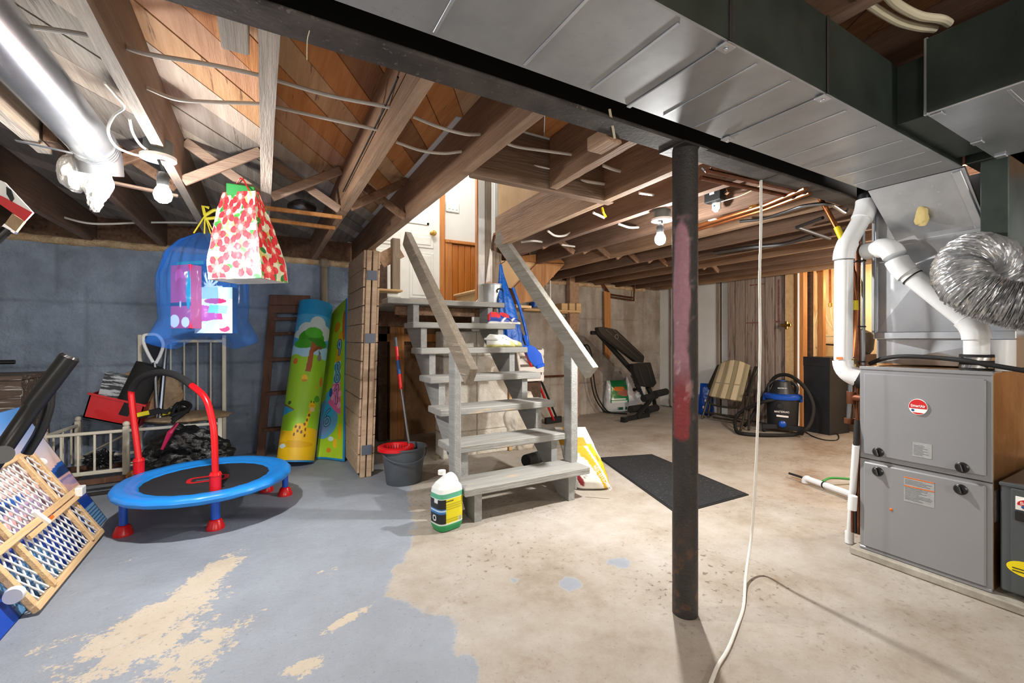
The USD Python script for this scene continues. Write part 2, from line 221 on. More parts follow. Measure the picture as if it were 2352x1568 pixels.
for p, rx, ry, t, a in (((470, 1330), .32, .09, 62, .80), ((360, 1420), .30, .14, 35, .80), ((330, 1490), .24, .10, 30, .72), ((440, 1500), .2, .12, 40, .66), ((530, 1290), .10, .05, 30, .6), ((120, 1480), .10, .04, 20, .6), ((790, 1425), .16, .03, 25, .75), ((500, 1455), .12, .06, 20, .7), ((700, 1530), .08, .05, 0, .8), ((430, 1560), .1, .05, 0, .7), ((300, 1285), .06, .015, 20, .7), ((600, 1400), .12, .1, 0, .38), ((760, 1310), .12, .10, 0, .4), ((200, 1540), .25, .06, 10, .5)):
    q = F(*p); ch.append((q[0], q[1], rx, ry, t, a))
cf = blobs(X, Y, ch)
sn = []
for p, rx, ry, t, a in (((1850, 1100), .5, .16, 20, .8), ((1880, 1030), .7, .35, 20, .62), ((1500, 1010), .6, .2, 0, .5), ((1640, 1420), .15, .1, 0, .4), ((1780, 1330), .09, .12, 0, .6), ((1000, 1010), .45, .35, 0, .75), ((1010, 1400), .25, .12, 0, .45), ((1010, 1080), .3, .3, 0, .6), ((1210, 1530), .3, .08, 0, .5), ((1400, 960), .5, .12, 0, .5), ((1260, 1045), .1, .1, 0, .6)):
    q = F(*p); sn.append((q[0], q[1], rx, ry, t, a))
sf = blobs(X, Y, sn)
fl = T('floor', kind='structure'); fl.add('slab', fm, 'floor', smooth=True, col=st(pf, cf, sf)); fl.done()
# ---------------------------------------------------------------- walls
WT = 1.745
def wy(x): return 4.50 + .035 * np.asarray(x)
def slab_wall(x0, x1, z0, z1, nx, nz, paint):
    def f(u, v):
        x = x0 + (x1 - x0) * u; z = z0 + (z1 - z0) * v; y = wy(x) + 0 * v
        d = .014 * (meshkit.fbm(st(x * 7, z * 7, 0 * x + 3), 4) - .5)
        for zc in (.42, .80, 1.28): d = d - .012 * np.exp(-((z - zc - .02 * (meshkit.noise(st(x * 3, 0 * x, 0 * x + zc)) - .5)) / .012) ** 2) * smoothstep(.35, .6, meshkit.fbm(st(x * 4, 0 * x + zc, 0 * x), 3)) - .016 * np.exp(-((z - zc + .05) / .05) ** 2) * smoothstep(.5, .72, meshkit.fbm(st(x * 22, z * 22, 0 * x), 3))
        xm = (x / .155) % 1; d = d - .007 * np.exp(-((xm - .5) / .05) ** 2)
        return st(x, y - d, z)
    m, u, v = grid(f, nx, nz); x = m.vertices[:, 0]; z = m.vertices[:, 2]
    n1 = meshkit.fbm(st(x * 2.2, z * 2.2, 0 * x), 5); n2 = meshkit.fbm(st(x * 9, z * 1.6, 0 * x + 9), 4)
    blue = lerp(lin('#7f8fa6'), lin('#a3b1c3'), n1); bare = lerp(lin('#9a9188'), lin('#d0c8be'), n1); stain = lerp(lin('#5c3f29'), lin('#a07d58'), n2)
    c = np.where((x < .92)[:, None], blue, np.where((x < 1.66)[:, None], stain, lerp(bare, lin('#96826f'), .6 * smoothstep(.45, .7, n2))))
    seam = np.maximum(np.max([np.exp(-((z - zc - .02 * (meshkit.noise(st(x * 3, 0 * x, 0 * x + zc)) - .5)) / .010) ** 2) * smoothstep(.3, .6, meshkit.fbm(st(x * 4, 0 * x + zc, 0 * x), 3)) for zc in (.42, .80, 1.28)], 0), .55 * np.exp(-((((x / .155) % 1) - .5) / .05) ** 2) * smoothstep(.42, .65, meshkit.fbm(st(np.floor(x / .155) * 3.1, z * 2.5, 0 * x), 3)))
    c = lerp(c, c * .62, seam)
    return m, c
for x0, x1, z0, z1 in ((-2.3, 1.0, 0, WT), (1.0, 2.27, 0, 1.268), (2.27, 5.27, 0, WT)):
    m, c = slab_wall(x0, x1, z0, z1, int((x1 - x0) / .02) + 1, int((z1 - z0) / .02) + 1, 0); wb = T('wall_back', kind='structure'); wb.add('pour', m, 'concrete_wall', smooth=True, col=c); wb.done()
wb = T('trim_4', kind='structure'); wb.add('sill_board', cat([cb(-2.3, 1.0, 4.56, 4.60, WT, 2.0), cb(2.27, 5.3, 4.72, 4.76, WT, 2.0)]), 'joist_brown', 'brown sill boards above the concrete')
wb.done()
def foam(x0, x1):
    def f(u, v):
        x = x0 + (x1 - x0) * u; a = v * 2 * np.pi; r = .028 + .022 * (meshkit.fbm(st(x * 9, np.cos(a) * 1.5, np.sin(a) * 1.5), 4) - .3)
        return st(x, wy(x) + .012 + r * np.cos(a) * 1.2, WT - .012 + r * np.sin(a) + .012 * meshkit.noise(st(x * 5, 0 * x, 0 * x)))
    return grid(f, int((x1 - x0) / .015), 12)[0]
t = T('trim_1', kind='structure'); t.add('foam_strip', foam(-2.2, .95), 'foam', smooth=True); t.add('foam_strip', foam(2.5, 4.9), 'foam', smooth=True); t.done()
t = T('wall_left', kind='structure'); t.add('pour', cb(-2.45, -2.3, -2.6, 4.6, 0, 2.2, 0), 'block_white'); t.done()
t = T('wall_front', kind='structure'); t.add('pour', cb(-2.4, 6.4, -2.75, -2.6, 0, 2.2, 0), 'block_white'); t.done()
# right side: white sheets, plank partition, nook
wr = T('wall_right', kind='structure')
wr.add('backing', cb(5.30, 5.36, 2.60, 4.75, 0, 1.95, 0), 'dark_wood')
for a, b in ((4.70, 4.52), (4.47, 3.73), (3.655, 3.54)): wr.add('sheet', cb(5.25, 5.27, b, a, .01, 1.87, .003), 'sheet_white')
wr.add('strip', cb(5.24, 5.255, 4.47, 4.505, .02, 1.85, .003), 'plank_grey', 'narrow grey joint strip'); wr.add('strip', cb(5.235, 5.255, 3.67, 3.715, .02, 1.82, .003), 'plank_grey')
ys = [3.535, 3.43, 3.30, 3.175, 3.05, 2.935, 2.82]
for a, b in zip(ys[:-1], ys[1:]): wr.add('plank', cb(5.20 - .006 * rng.random(), 5.235, b + .004, a - .004, .01, 1.86 - .02 * rng.random(), .003), 'plank_grey')
mat('red_mark', '#6d3a33', '#80605a', rough=.8, scale=30)
for a, b, c, d in ((3.325, 3.305, 1.2, 1.62), (3.32, 3.10, 1.20, 1.215), (3.00, 2.87, 1.20, 1.22), (2.90, 2.88, 1.22, 1.7), (3.24, 3.05, 1.66, 1.675)): wr.add('paint_mark', cb(5.198, 5.2, b, a, c, d, 0), 'red_mark', 'faded red paint mark')
wr.add('post', cb(5.16, 5.24, 2.70, 2.80, .0, 1.88), 'pine', 'pale post with white patch'); wr.add('post', cb(5.15, 5.24, 2.60, 2.69, .0, 1.88), 'stud_orange', 'brown stud at the edge of the partition')
wr.add('latch', cat([cb(5.13, 5.165, 2.72, 2.83, 1.15, 1.18), cb(5.14, 5.16, 2.76, 2.79, 1.12, 1.21)]), 'brass', 'small brass latch')
wr.add('top_strip', cb(5.18, 5.24, 2.8, 3.54, 1.862, 1.88), 'sheet_white', 'white strip along the top of the planks')
wr.done()
nk = T('wall_nook', kind='structure')
nk.add('panel', cb(6.2, 6.25, .9, 3.4, 0, 2.0, 0), 'nook_wall'); 
for y in (2.535,): pass
for x, y in ((6.17, 2.2), (6.17, 1.75), (6.17, 1.45)): nk.add('stud', cb(x - .06, x + .03, y - .02, y + .02, 0, 1.95), 'stud_orange')
nk.done()
for nm, b_ in (('wall_nook_left', (5.3, 6.25, 2.95, 3.0, 0, 2.0)), ('wall_nook_right', (3.4, 6.25, -.95, -.9, 0, 2.2)), ('wall_nook_end', (6.26, 6.31, -.9, 1.5, 0, 2.2))):
    t = T(nm, kind='structure'); t.add('panel', cb(*b_, 0), 'nook_wall'); t.done()
M('nook_stud', 'orange stud at the nook opening beside the black bin', 'stud', cb(5.36, 5.42, 2.50, 2.56, 0, 1.9), 'stud_orange')
# ---------------------------------------------------------------- ceiling: diagonal boards, joists, bracing
ce = T('ceiling', kind='structure')
dn = np.array([.8387, -.5446]); dd = np.array([.5446, .8387])
VA, VB = Yp(1133, 550, 3.58), Yp(1133, 550, 4.64)
hole = Polygon([(.80, 1.75), (1.60, 1.75), (1.60, 3.10), (VA[0], 3.10), (VA[0], VA[1]), (VB[0], 4.80), (.80, 4.8)])
def boards(x0, x1, y0, y1, z, holes, kinds):
    area = Polygon([(x0, y0), (x1, y0), (x1, y1), (x0, y1)])
    if holes is not None: area = area.difference(holes)
    for k in range(-40, 60):
        p = -1.136 + .1165 * k
        q = Polygon([tuple(dn * a + dd * b) for a, b in ((p + .002, -9), (p + .1145, -9), (p + .1145, 9), (p + .002, 9))]).intersection(area)
        for g in getattr(q, 'geoms', [q]):
            if g.area < .01: continue
            m = kinds(np.array(g.centroid.coords[0]), k); ce.add('board', prism(g, .02, (0, 0, z + .004 * rng.random()), (1, 0, 0), (0, 1, 0)), m, smooth=False)
def kind(c, k):
    p = -1.136 + .1165 * k
    if p < -1.33: return ('board_grey', 'board_pale', 'board_grey')[k % 3]
    if p < -1.1: return ('board_pink', 'board_tan')[k % 2]
    if c[0] > 1.7: return ('board_brown', 'board_grey')[k % 2]
    return ('board_orange', 'board_orange', 'board_tan', 'board_orange', 'board_brown')[k % 5]
boards(-2.3, 5.3, 1.09, 4.75, 1.955, hole, kind)
boards(-2.3, 5.3, -2.6, 1.09, 2.20, None, lambda c, k: 'board_brown')
ce.add('board', cb(5.3, 6.3, .9, 3.4, 2.0, 2.02, 0), 'board_tan'); ce.add('board', cb(5.3, 6.3, -2.6, .9, 2.2, 2.22, 0), 'board_brown')
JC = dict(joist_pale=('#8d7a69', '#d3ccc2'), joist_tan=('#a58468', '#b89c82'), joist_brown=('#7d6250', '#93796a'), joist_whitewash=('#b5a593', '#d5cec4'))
colwood('joist_col')
def joist(xa, xb, ya, yb, w, m, z0=1.72, z1=1.955, dz=0.0, label=None):
    P = np.array([[x + s * w / 2, y, z] for y, x, d in ((ya, xa, 0), (yb, xb, dz)) for s in (-1, 1) for z in (z0 + d, z1)])
    n = 14; ys = np.linspace(0, 1, n); V = []
    for i, t in enumerate(ys):
        x = xa + (xb - xa) * t; y = ya + (yb - ya) * t; j = .0035 * (meshkit.noise(np.array([[i * .9, xa * 5, 1.], [i * .9, xa * 5, 7.], [i * .9, xa * 5, 13.], [i * .9, xa * 5, 19.]])) - .5)
        V += [[x - w / 2 + j[0], y, z0 + dz * t + j[1]], [x + w / 2 + j[2], y, z0 + dz * t + j[3]], [x + w / 2 + j[2], y, z1], [x - w / 2 + j[0], y, z1]]
    fs = []
    for i in range(n - 1):
        for k in range(4): a, b = i * 4 + k, i * 4 + (k + 1) % 4; fs += [(a, b, b + 4), (a, b + 4, a + 4)]
    fs += [(0, 2, 1), (0, 3, 2)]; e = (n - 1) * 4; fs += [(e, e + 1, e + 2), (e, e + 2, e + 3)]
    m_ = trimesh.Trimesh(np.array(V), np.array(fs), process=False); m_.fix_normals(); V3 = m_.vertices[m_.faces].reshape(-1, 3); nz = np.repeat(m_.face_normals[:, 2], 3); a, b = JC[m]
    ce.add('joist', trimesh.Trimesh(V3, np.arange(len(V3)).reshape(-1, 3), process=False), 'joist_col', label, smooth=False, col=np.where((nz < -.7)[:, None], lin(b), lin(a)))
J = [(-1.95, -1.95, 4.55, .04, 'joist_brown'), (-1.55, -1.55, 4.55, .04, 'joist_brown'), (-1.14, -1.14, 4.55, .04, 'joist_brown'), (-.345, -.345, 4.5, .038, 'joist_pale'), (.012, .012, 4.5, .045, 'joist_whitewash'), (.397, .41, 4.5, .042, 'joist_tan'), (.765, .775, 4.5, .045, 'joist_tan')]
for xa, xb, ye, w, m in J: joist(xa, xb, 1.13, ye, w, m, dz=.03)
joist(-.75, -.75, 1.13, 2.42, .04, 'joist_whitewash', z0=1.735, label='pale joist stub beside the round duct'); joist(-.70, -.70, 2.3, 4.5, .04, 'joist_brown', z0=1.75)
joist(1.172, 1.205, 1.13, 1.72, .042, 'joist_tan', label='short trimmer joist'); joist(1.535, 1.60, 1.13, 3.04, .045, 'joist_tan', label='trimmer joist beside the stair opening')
X0 = 1.88; k = 0
while X0 < 5.3:
    joist(X0, X0 + .07, 1.13, (3.5 if k == 0 else 3.6 if k == 1 else 4.6 + .03 * X0), .045, ('joist_brown', 'joist_brown', 'joist_tan')[k % 3] if k > 1 else 'joist_brown', dz=.02); X0 += .395; k += 1
ce.add('rim_board', cb(-2.3, 5.3, 1.06, 1.09, 1.957, 2.2, 0), 'dark_wood', 'dark rim boards above the steel beam')
ce.add('header', cb(.79, 1.60, 1.735, 1.78, 1.715, 1.955), 'header_wood', 'header across the stair opening'); ce.add('block', cb(1.03, 1.10, 1.15, 1.26, 1.69, 1.74), 'joist_tan', 'small wooden block under the joist'); ce.add('block', cb(-.09, -.03, 1.13, 1.30, 1.72, 1.955), 'joist_pale')
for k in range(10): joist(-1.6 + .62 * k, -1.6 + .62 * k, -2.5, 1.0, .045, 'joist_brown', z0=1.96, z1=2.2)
def brace(xa, xb, y, m='brace_wood', w=.042):
    for s, dy in ((0, 0), (1, .055)):
        z = (1.735, 1.94); ce.add('cross_brace', bar((xa, y + dy, z[1 - s]), (xb, y + dy, z[s]), w, .022, up=(0, 0, 1)) if False else bar((xa, y + dy, z[s]), (xb, y + dy, z[1 - s]), .045, .02, up=(0, 1, 0)), m)
brace(-.325, -.01, 2.52); brace(.035, .376, 2.58); brace(.42, .745, 2.56, 'joist_brown'); brace(-.68, -.365, 2.6, 'joist_brown'); brace(1.92, 2.28, 2.9, 'joist_brown'); brace(2.33, 2.68, 2.9, 'joist_brown')
for k in range(4): brace(2.75 + .395 * k, 3.08 + .395 * k, 2.95, 'joist_brown')
ce.add('nailed_strip', bar((-.02, 2.70, 1.708), (.40, 2.71, 1.712), .02, .022), 'stud_orange', 'orange strip nailed under two joists'); ce.add('nailed_strip', bar((-.02, 2.97, 1.712), (.40, 3.01, 1.716), .028, .022), 'stud_orange')
ce.add('blocking', cb(2.62, 2.95, 4.2, 4.3, 1.73, 1.79), 'joist_tan'); ce.add('blocking', cb(-.36, -.02, 4.05, 4.09, 1.78, 1.95), 'joist_brown')
ce.done()
# ---------------------------------------------------------------- stairwell above the landing
ws = T('wall_stairwell', kind='structure')
ws.add('plywood_sheet', cb(1.61, 1.635, 1.78, 3.06, 1.956, 3.3, .002), 'plywood', 'beige plywood side of the stairwell')
ws.add('plaster', cb(.72, .79, 1.75, 4.66, 1.956, 3.35, 0), 'white_wall'); ws.add('plaster', cb(.79, 1.61, 1.72, 1.75, 1.956, 3.35, 0), 'white_wall')
ws.add('plaster', cb(.72, 3.4, 4.66, 4.72, 1.30, 3.35, 0), 'white_wall', 'pale grey wall above the wainscot'); ws.add('plaster', bar((VA[0] + .03, VA[1], 2.63), (VB[0] + .03, VB[1], 2.63), .03, 1.44), 'white_wall'); ws.add('plaster', cb(1.635, VA[0] + .05, 3.06, 3.10, 1.956, 3.35, 0), 'white_wall')
ws.add('ceiling_panel', cb(.7, 3.3, 1.7, 4.72, 3.35, 3.4, 0), 'white_wall')
ws.add('side_boards', bar((VA[0] + .02, VA[1], 1.50), (VB[0] + .02, VB[1], 1.50), .02, .92), 'joist_brown', 'dark brown boards closing the stairwell side'); ws.done()
q0, q1 = Yp(1098, 550, 3.52)[0], Yp(1113, 550, 3.52)[0]
t = T('trim_2', kind='structure'); t.add('casing', cb(q0, q1, 3.51, 3.54, 1.33, 3.2, .003), 'white_paint', 'white door casing at the top of the stairs'); t.add('casing_edge', cb(q0 - .012, q0 - .001, 3.515, 3.56, 1.33, 3.2, .003), 'trim_orange'); t.done()
M('stair_post', 'grey wooden post holding the trimmer joist at the top of the stairs', 'post', cb(q1 + .002, q1 + .060, 3.50, 3.56, 1.315, 2.9), 'post_grey')
# door to the outside
d1 = T('door_1', kind='structure'); DY = 4.645
sl = d1.add('door_slab', cb(.93, 1.705, DY - .02, DY, 1.32, 3.2, .003), 'white_paint')
for a, b, c, d in ((1.0, 1.27, 1.45, 1.95), (1.36, 1.63, 1.45, 1.95), (1.0, 1.27, 2.0, 2.15), (1.36, 1.63, 2.0, 2.15)):
    d1.add('door_panel', cat([cb(a, b, DY - .028, DY - .018, c, d, .006), cb(a + .03, b - .03, DY - .034, DY - .02, c + .03, d - .03, .008)]), 'white_paint', parent=sl)
emit('daylight_pane', (.95, .98, 1.0), 5)
d1.add('window_pane', cb(1.34, 1.55, DY - .025, DY - .019, 2.28, 2.9, 0), 'daylight_pane', 'bright window pane of the door')
d1.add('pane_frame', cat([cb(1.31, 1.34, DY - .032, DY - .018, 2.25, 2.93), cb(1.55, 1.58, DY - .032, DY - .018, 2.25, 2.93), cb(1.31, 1.58, DY - .032, DY - .018, 2.25, 2.28)]), 'white_paint')
d1.add('door_knob', lathe([(0, 0), (.03, 0), (.03, .006), (.012, .01), (.012, .03), (.026, .04), (.03, .055), (.022, .068), (0, .072)], Yp(993, 537, DY - .02), 20, (0, -1, 0)), 'brass', 'brass knob')
d1.add('hinge', cb(.93, .94, DY - .03, DY - .018, 1.9, 1.99), 'brass'); d1.done()
t = T('trim_3', kind='structure'); t.add('door_casing', cb(1.705, 1.765, DY - .025, DY + .01, 1.31, 3.2), 'trim_orange', 'orange wood door casing'); t.done()
w = T('wainscot', 'orange tongue and groove pine wainscot beside the white door', 'wall panelling')
w.add('stile', cb(1.768, 1.85, DY - .03, DY + .01, 1.31, 2.10), 'trim_orange')
for k in range(6): w.add('board', cb(1.852 + .078 * k, 1.927 + .078 * k, DY - .018, DY + .012, 1.31, 2.08, .006), 'wainscot')
w.add('cap_rail', cb(1.765, 2.33, DY - .045, DY + .01, 2.085, 2.12), 'trim_orange'); w.done()
q = Yp(1039, 476, 4.655); t = T('light_switch', 'white triple light switch plate on the pale stairwell wall', 'light switch')
t.add('plate', cb(q[0] - .08, q[0] + .08, 4.64, 4.66, q[2] - .058, q[2] + .058, .006), 'white_paint')
for k in (-1, 0, 1): t.add('toggle', cb(q[0] + .045 * k - .012, q[0] + .045 * k + .012, 4.632, 4.642, q[2] - .03, q[2] + .03), 'white_paint')
t.done()
# landing
wood('grey_paint_wood', '#a9aaa8', '#90918d', 0, c3='#b8a68c', c3at=.66, c3scale=5); wood('grey_rail', '#99968f', '#7f7a70', 1, c3='#b9a88e', c3at=.6, c3scale=9)
ld = T('landing', 'wooden landing in front of the white door at the stair top', 'landing')
for k in range(7): ld.add('board', cb(.86, (1.80, 1.86, 1.93, 2.0, 2.08, 2.16, 2.2)[k], 3.47 + .165 * k, 3.63 + .165 * k, 1.275, 1.312), 'grey_paint_wood')
ld.add('joist', cb(.92, 1.80, 3.50, 3.54, 1.20, 1.275), 'joist_brown'); ld.add('joist', cb(.92, 2.0, 4.30, 4.34, 1.13, 1.275), 'joist_brown'); ld.add('ledger', cb(.95, 2.0, 4.38, 4.42, .98, 1.06), 'stud_orange', 'orange ledger board')
ld.done()
q = Yp(1085, 672, 4.2); M('stair_nosing', 'pale rounded stair nosing rising past the wainscot', 'stair tread', cat([cb(q[0] - .06, q[0] + .12, 3.9, 4.6, q[2] - .015, q[2] + .015, .012), cb(q[0] - .02, q[0] + .12, 3.95, 4.6, 1.315, q[2] - .012)]), 'pine')
# ---------------------------------------------------------------- steel beam and post
b = T('steel_beam', 'black steel beam carrying the floor joists across the ceiling', 'beam')
b.add('bottom_flange', cb(-2.3, 5.3, 1.052, 1.142, 1.700, 1.714, .003), 'flange_dust'); b.add('web', cb(-2.3, 5.3, 1.09, 1.102, 1.714, 1.94, .001), 'beam_side'); b.add('top_flange', cb(-2.3, 5.3, 1.052, 1.142, 1.94, 1.955, .002), 'beam_side'); b.done()
def post_col(): 
    m, u, v = grid(lambda u, v: st(1.345 + .0445 * np.cos(u * 2 * np.pi), 1.083 + .0445 * np.sin(u * 2 * np.pi), v * 1.70), 49, 171)
    x, y, z = m.vertices.T; a = np.arctan2(y - 1.083, x - 1.345); n = meshkit.fbm(m.vertices * [40, 40, 12], 4); n2 = meshkit.fbm(m.vertices * [25, 25, 25] + 7, 4)
    c = lerp(lin('#1b1918'), lin('#37312d'), n); c = lerp(c, lin('#6b4527'), .8 * smoothstep(.5, .66, n2) * smoothstep(.40, .1, z))
    side = np.exp(-(((a - math.radians(200) + np.pi) % (2 * np.pi) - np.pi) / .75) ** 2)
    red = side * smoothstep(.62, .66, z) * smoothstep(1.5, 1.3, z); c = lerp(c, lin('#8c2a2c'), .95 * smoothstep(.3, .55, red * (.6 + .8 * n2)) * smoothstep(.95, .8, z))
    c = lerp(c, lin('#b2808c'), .85 * smoothstep(.28, .5, red * (.25 + 1.5 * meshkit.fbm(m.vertices * [16, 16, 7], 5))) * smoothstep(.8, .95, z)); c = lerp(c, lin('#d3b9bd'), .6 * smoothstep(.62, .7, n2) * red); c = lerp(c, lin('#b07a70'), smoothstep(.68, .75, n2) * red * .8)
    return m, c
colmat('post_paint', rough=.5, var=.3, scale=60, bump=.6, bscale=70)
p = T('support_post', 'round black steel support post with flaking red paint under the beam', 'post'); m, c = post_col(); p.add('tube', m, 'post_paint', smooth=True, col=c); p.add('cap_plate', cb(1.28, 1.41, 1.03, 1.15, 1.692, 1.70, .002), 'black_iron'); p.done()
# ---------------------------------------------------------------- common object materials
def PL(x, y, p0, n): d = ray(x, y); p0 = np.asarray(p0, float); n = np.asarray(n, float); return EYE + d * (((p0 - EYE) @ n) / (d @ n))
for n_, c_, k_ in (('black_plastic', '#17181a', dict(rough=.35)), ('black_rubber', '#131313', dict(rough=.75)), ('black_foam', '#1b1b1c', dict(rough=.9)), ('red_plastic', '#d5131b', dict(rough=.3)), ('blue_plastic', '#1450b8', dict(rough=.3)), ('blue_vinyl', '#1f86dd', dict(rough=.35)),
                   ('white_plastic', '#e9e9e6', dict(rough=.35)), ('yellow_plastic', '#ecd713', dict(rough=.4)), ('grey_plastic', '#4d5359', dict(rough=.5)), ('red_bin', '#c30d18', dict(rough=.35)), ('pvc_white', '#e3e6e8', dict(rough=.3)), ('cream_metal', '#d9d3c2', dict(rough=.4)), ('label_black', '#131313', dict(rough=.6)), ('label_white', '#efefec', dict(rough=.5)),
                   ('ink_red', '#c4161c', dict(rough=.5)), ('ink_blue', '#1d4f8f', dict(rough=.5)), ('navy_tape', '#5a6270', dict(rough=.5)), ('yellow_ribbon', '#d8cd3a', dict(rough=.45)), ('magenta_film', '#a31545', dict(rough=.3)), ('cable_white', '#e2dfd6', dict(rough=.45)), ('cable_cream', '#cfc7ad', dict(rough=.5)), ('orange_print', '#d0661f', dict(rough=.5)), ('green_print', '#2d8a44', dict(rough=.5)), ('pink_print', '#ee79b3', dict(rough=.5))): mat(n_, c_, **k_)
mat('chrome', '#c9cbce', rough=.15, metal=1); mat('steel_grey', '#8d9094', rough=.35, metal=1); mat('tan_cloth', '#b59a78', '#a3876a', rough=.95, scale=40, bump=.5, bscale=200); mat('mesh_black', '#15161a', '#202127', rough=.85, scale=200)
colmat('print', rough=.45, var=.06, scale=6); colmat('print_gloss', rough=.22, var=.03, scale=6); wood('crate_wood', '#c7ad92', '#a88d72', 0, c3='#8a6f57', c3at=.63); wood('ladder_wood', '#6e4a38', '#50362a', 2, c3='#8d6a50', c3at=.66); wood('gate_wood', '#e0c094', '#cda675', 1)
wood('stair_paint', '#9a9994', '#878681', 0, c3='#b39d80', c3at=.60, c3scale=4); wood('rail_worn', '#8d8171', '#6f6455', 1, c3='#b0a290', c3at=.6, c3scale=6); wood('stair_side', '#9b9b98', '#868683', 1, c3='#776f66', c3at=.68)
def solid_sheet(fn, nu, nv, t):
    """front grid with colours plus a back and edges so that a sheet has thickness"""
    m, u, v = grid(fn, nu, nv); n = meshkit.arrays(m, True)[2]; V = np.vstack([m.vertices, m.vertices - n * t]); k = len(m.vertices)
    idx = np.arange(k).reshape(nu, nv); loop = np.concatenate([idx[:, 0], idx[-1, 1:], idx[-2::-1, -1], idx[0, -2:0:-1]]); nx = np.roll(loop, -1)
    fs = np.vstack([m.faces, m.faces[:, ::-1] + k, np.stack([loop, loop + k, nx], 1), np.stack([nx, loop + k, nx + k], 1)])
    return trimesh.Trimesh(V, fs, process=False), np.tile(u, 2), np.tile(v, 2), np.r_[np.zeros(k), np.ones(k)]
class Paint:
    def __init__(s, x, y, base): s.x, s.y = x, y; s.c = np.tile(np.asarray(lin(base), float), (len(x), 1)) if isinstance(base, str) else np.array(base, float)
    def ell(s, x, y, rx, ry, c, a=0): t = math.radians(a); dx, dy = s.x - x, s.y - y; s.c[((dx * math.cos(t) + dy * math.sin(t)) / rx) ** 2 + ((-dx * math.sin(t) + dy * math.cos(t)) / ry) ** 2 < 1] = lin(c)
    def poly(s, pts, c):
        p = np.asarray(pts, float); ins = np.zeros(len(s.x), bool)
        for (x0, y0), (x1, y1) in zip(p, np.roll(p, -1, 0)):
            k = (y0 > s.y) != (y1 > s.y); ins ^= k & (s.x < (x1 - x0) * (s.y - y0) / (y1 - y0 + 1e-12) + x0)
        s.c[ins] = lin(c)
    def where(s, k, c): s.c[k] = lin(c)
    def line(s, pts, w, c):
        for (x0, y0), (x1, y1) in zip(pts[:-1], pts[1:]):
            dx, dy = x1 - x0, y1 - y0; t = np.clip(((s.x - x0) * dx + (s.y - y0) * dy) / (dx * dx + dy * dy), 0, 1); s.c[np.hypot(s.x - x0 - t * dx, s.y - y0 - t * dy) < w] = lin(c)
# ---------------------------------------------------------------- trampoline
TC = np.array([-.275, 3.05, .205]); t = T('toddler_trampoline', 'blue rimmed toddler trampoline with red feet and arched handlebar', 'trampoline')
def ring(r0, r1, za, zb, n=72):
    def f(u, v):
        a = u * 2 * np.pi; w = v * 2 * np.pi; rm, rw = (r0 + r1) / 2, (r1 - r0) / 2
        k = 1 + .10 * (meshkit.noise(st(np.cos(a) * 9, np.sin(a) * 9, np.cos(w) * 1.5)) - .5)
        r = rm + rw * np.cos(w) * (1 + .03 * np.sin(a * 23)); z = za + (zb - za) * np.clip(np.sin(w) * 1.6, -1, 1) * k
        return st(TC[0] + r * np.cos(a), TC[1] + r * np.sin(a), TC[2] + z - .012 * (r < rm))
    return grid(f, n * 2 + 1, 21)[0]
t.add('jump_mat', lathe([(0, -.006), (.318, -.006), (.318, .002), (0, .002)], TC, 64), 'mesh_black', 'black jumping mat')
t.add('rim_pad', ring(.298, .425, 0, .022), 'blue_vinyl', 'blue vinyl padded rim', smooth=True); t.add('ring_tube', tube([TC + [.395 * math.cos(a), .395 * math.sin(a), -.012] for a in np.linspace(0, 2 * np.pi, 49)], .014, 8, cap=False), 'blue_plastic')
q = F(478, 1098, .21); t.add('mat_logo', prism(Polygon([(-.06, -.02), (.06, -.02), (.06, .02), (-.06, .02)]).buffer(.04).difference(Polygon([(-.06, -.02), (.06, -.02), (.06, .02), (-.06, .02)]).buffer(.018)), .0015, (q[0], q[1], .2075), (1, 0, 0), (0, 1, 0)), 'ink_red', 'red bordered printed patch'); t.add('mat_logo', cb(q[0] - .055, q[0] + .055, q[1] - .018, q[1] + .018, .2073, .2085, .001), 'steel_grey')
feet = [F(283, 1228), F(495, 1213), F(655, 1136), F(333, 1172) + [0, .06, 0], np.array([.02, 3.32, 0]), np.array([-.30, 3.44, 0])]
for p in feet:
    p = np.array([p[0], p[1], 0.]); t.add('leg', cyl(p + [0, 0, .03], p + [0, 0, .20], .018, 16), 'blue_plastic'); t.add('foot', lathe([(0, 0), (.042, 0), (.042, .012), (.03, .045), (.022, .052), (0, .052)], p, 24), 'red_plastic', 'red rubber foot')
hb = np.array([feet[1][0], feet[1][1], 0]); ha = np.array([-.62, 3.29, 0]); hn = np.cross(hb - ha, [0, 0, 1.]); hn /= np.linalg.norm(hn)
H = lambda x, y: PL(x, y, hb, hn)
arc = spline([H(495, 1100), H(492, 1000), H(484, 950), H(470, 912), H(440, 885), H(405, 862), H(365, 855), H(325, 868), H(303, 895), H(303, 925), H(312, 1000), H(320, 1065)], 8)
i0, i1 = 32, 64; t.add('hand_rail', tube(arc[:i0 + 1], .0165, 14), 'red_plastic', 'red handle upright'); t.add('hand_rail', tube(arc[i1:], .0165, 14), 'red_plastic', 'red handle upright'); t.add('grip', tube(arc[i0:i1 + 1], .019, 14), 'black_foam', 'black foam grip arch')
for x, y0, y1 in ((495, 1132, 1090), (319, 1086, 1058)): t.add('collar', cat([tube([H(x, y0), H(x, y1)], .027, 16), tube([H(x, y1), H(x, y1 - 6)], [.03, .024], 16)]), 'red_plastic')
t.add('socket', cyl(H(495, 1190), H(495, 1128), .022), 'blue_plastic'); t.add('socket', cyl(H(319, 1110), H(319, 1084), .022), 'blue_plastic'); t.done()
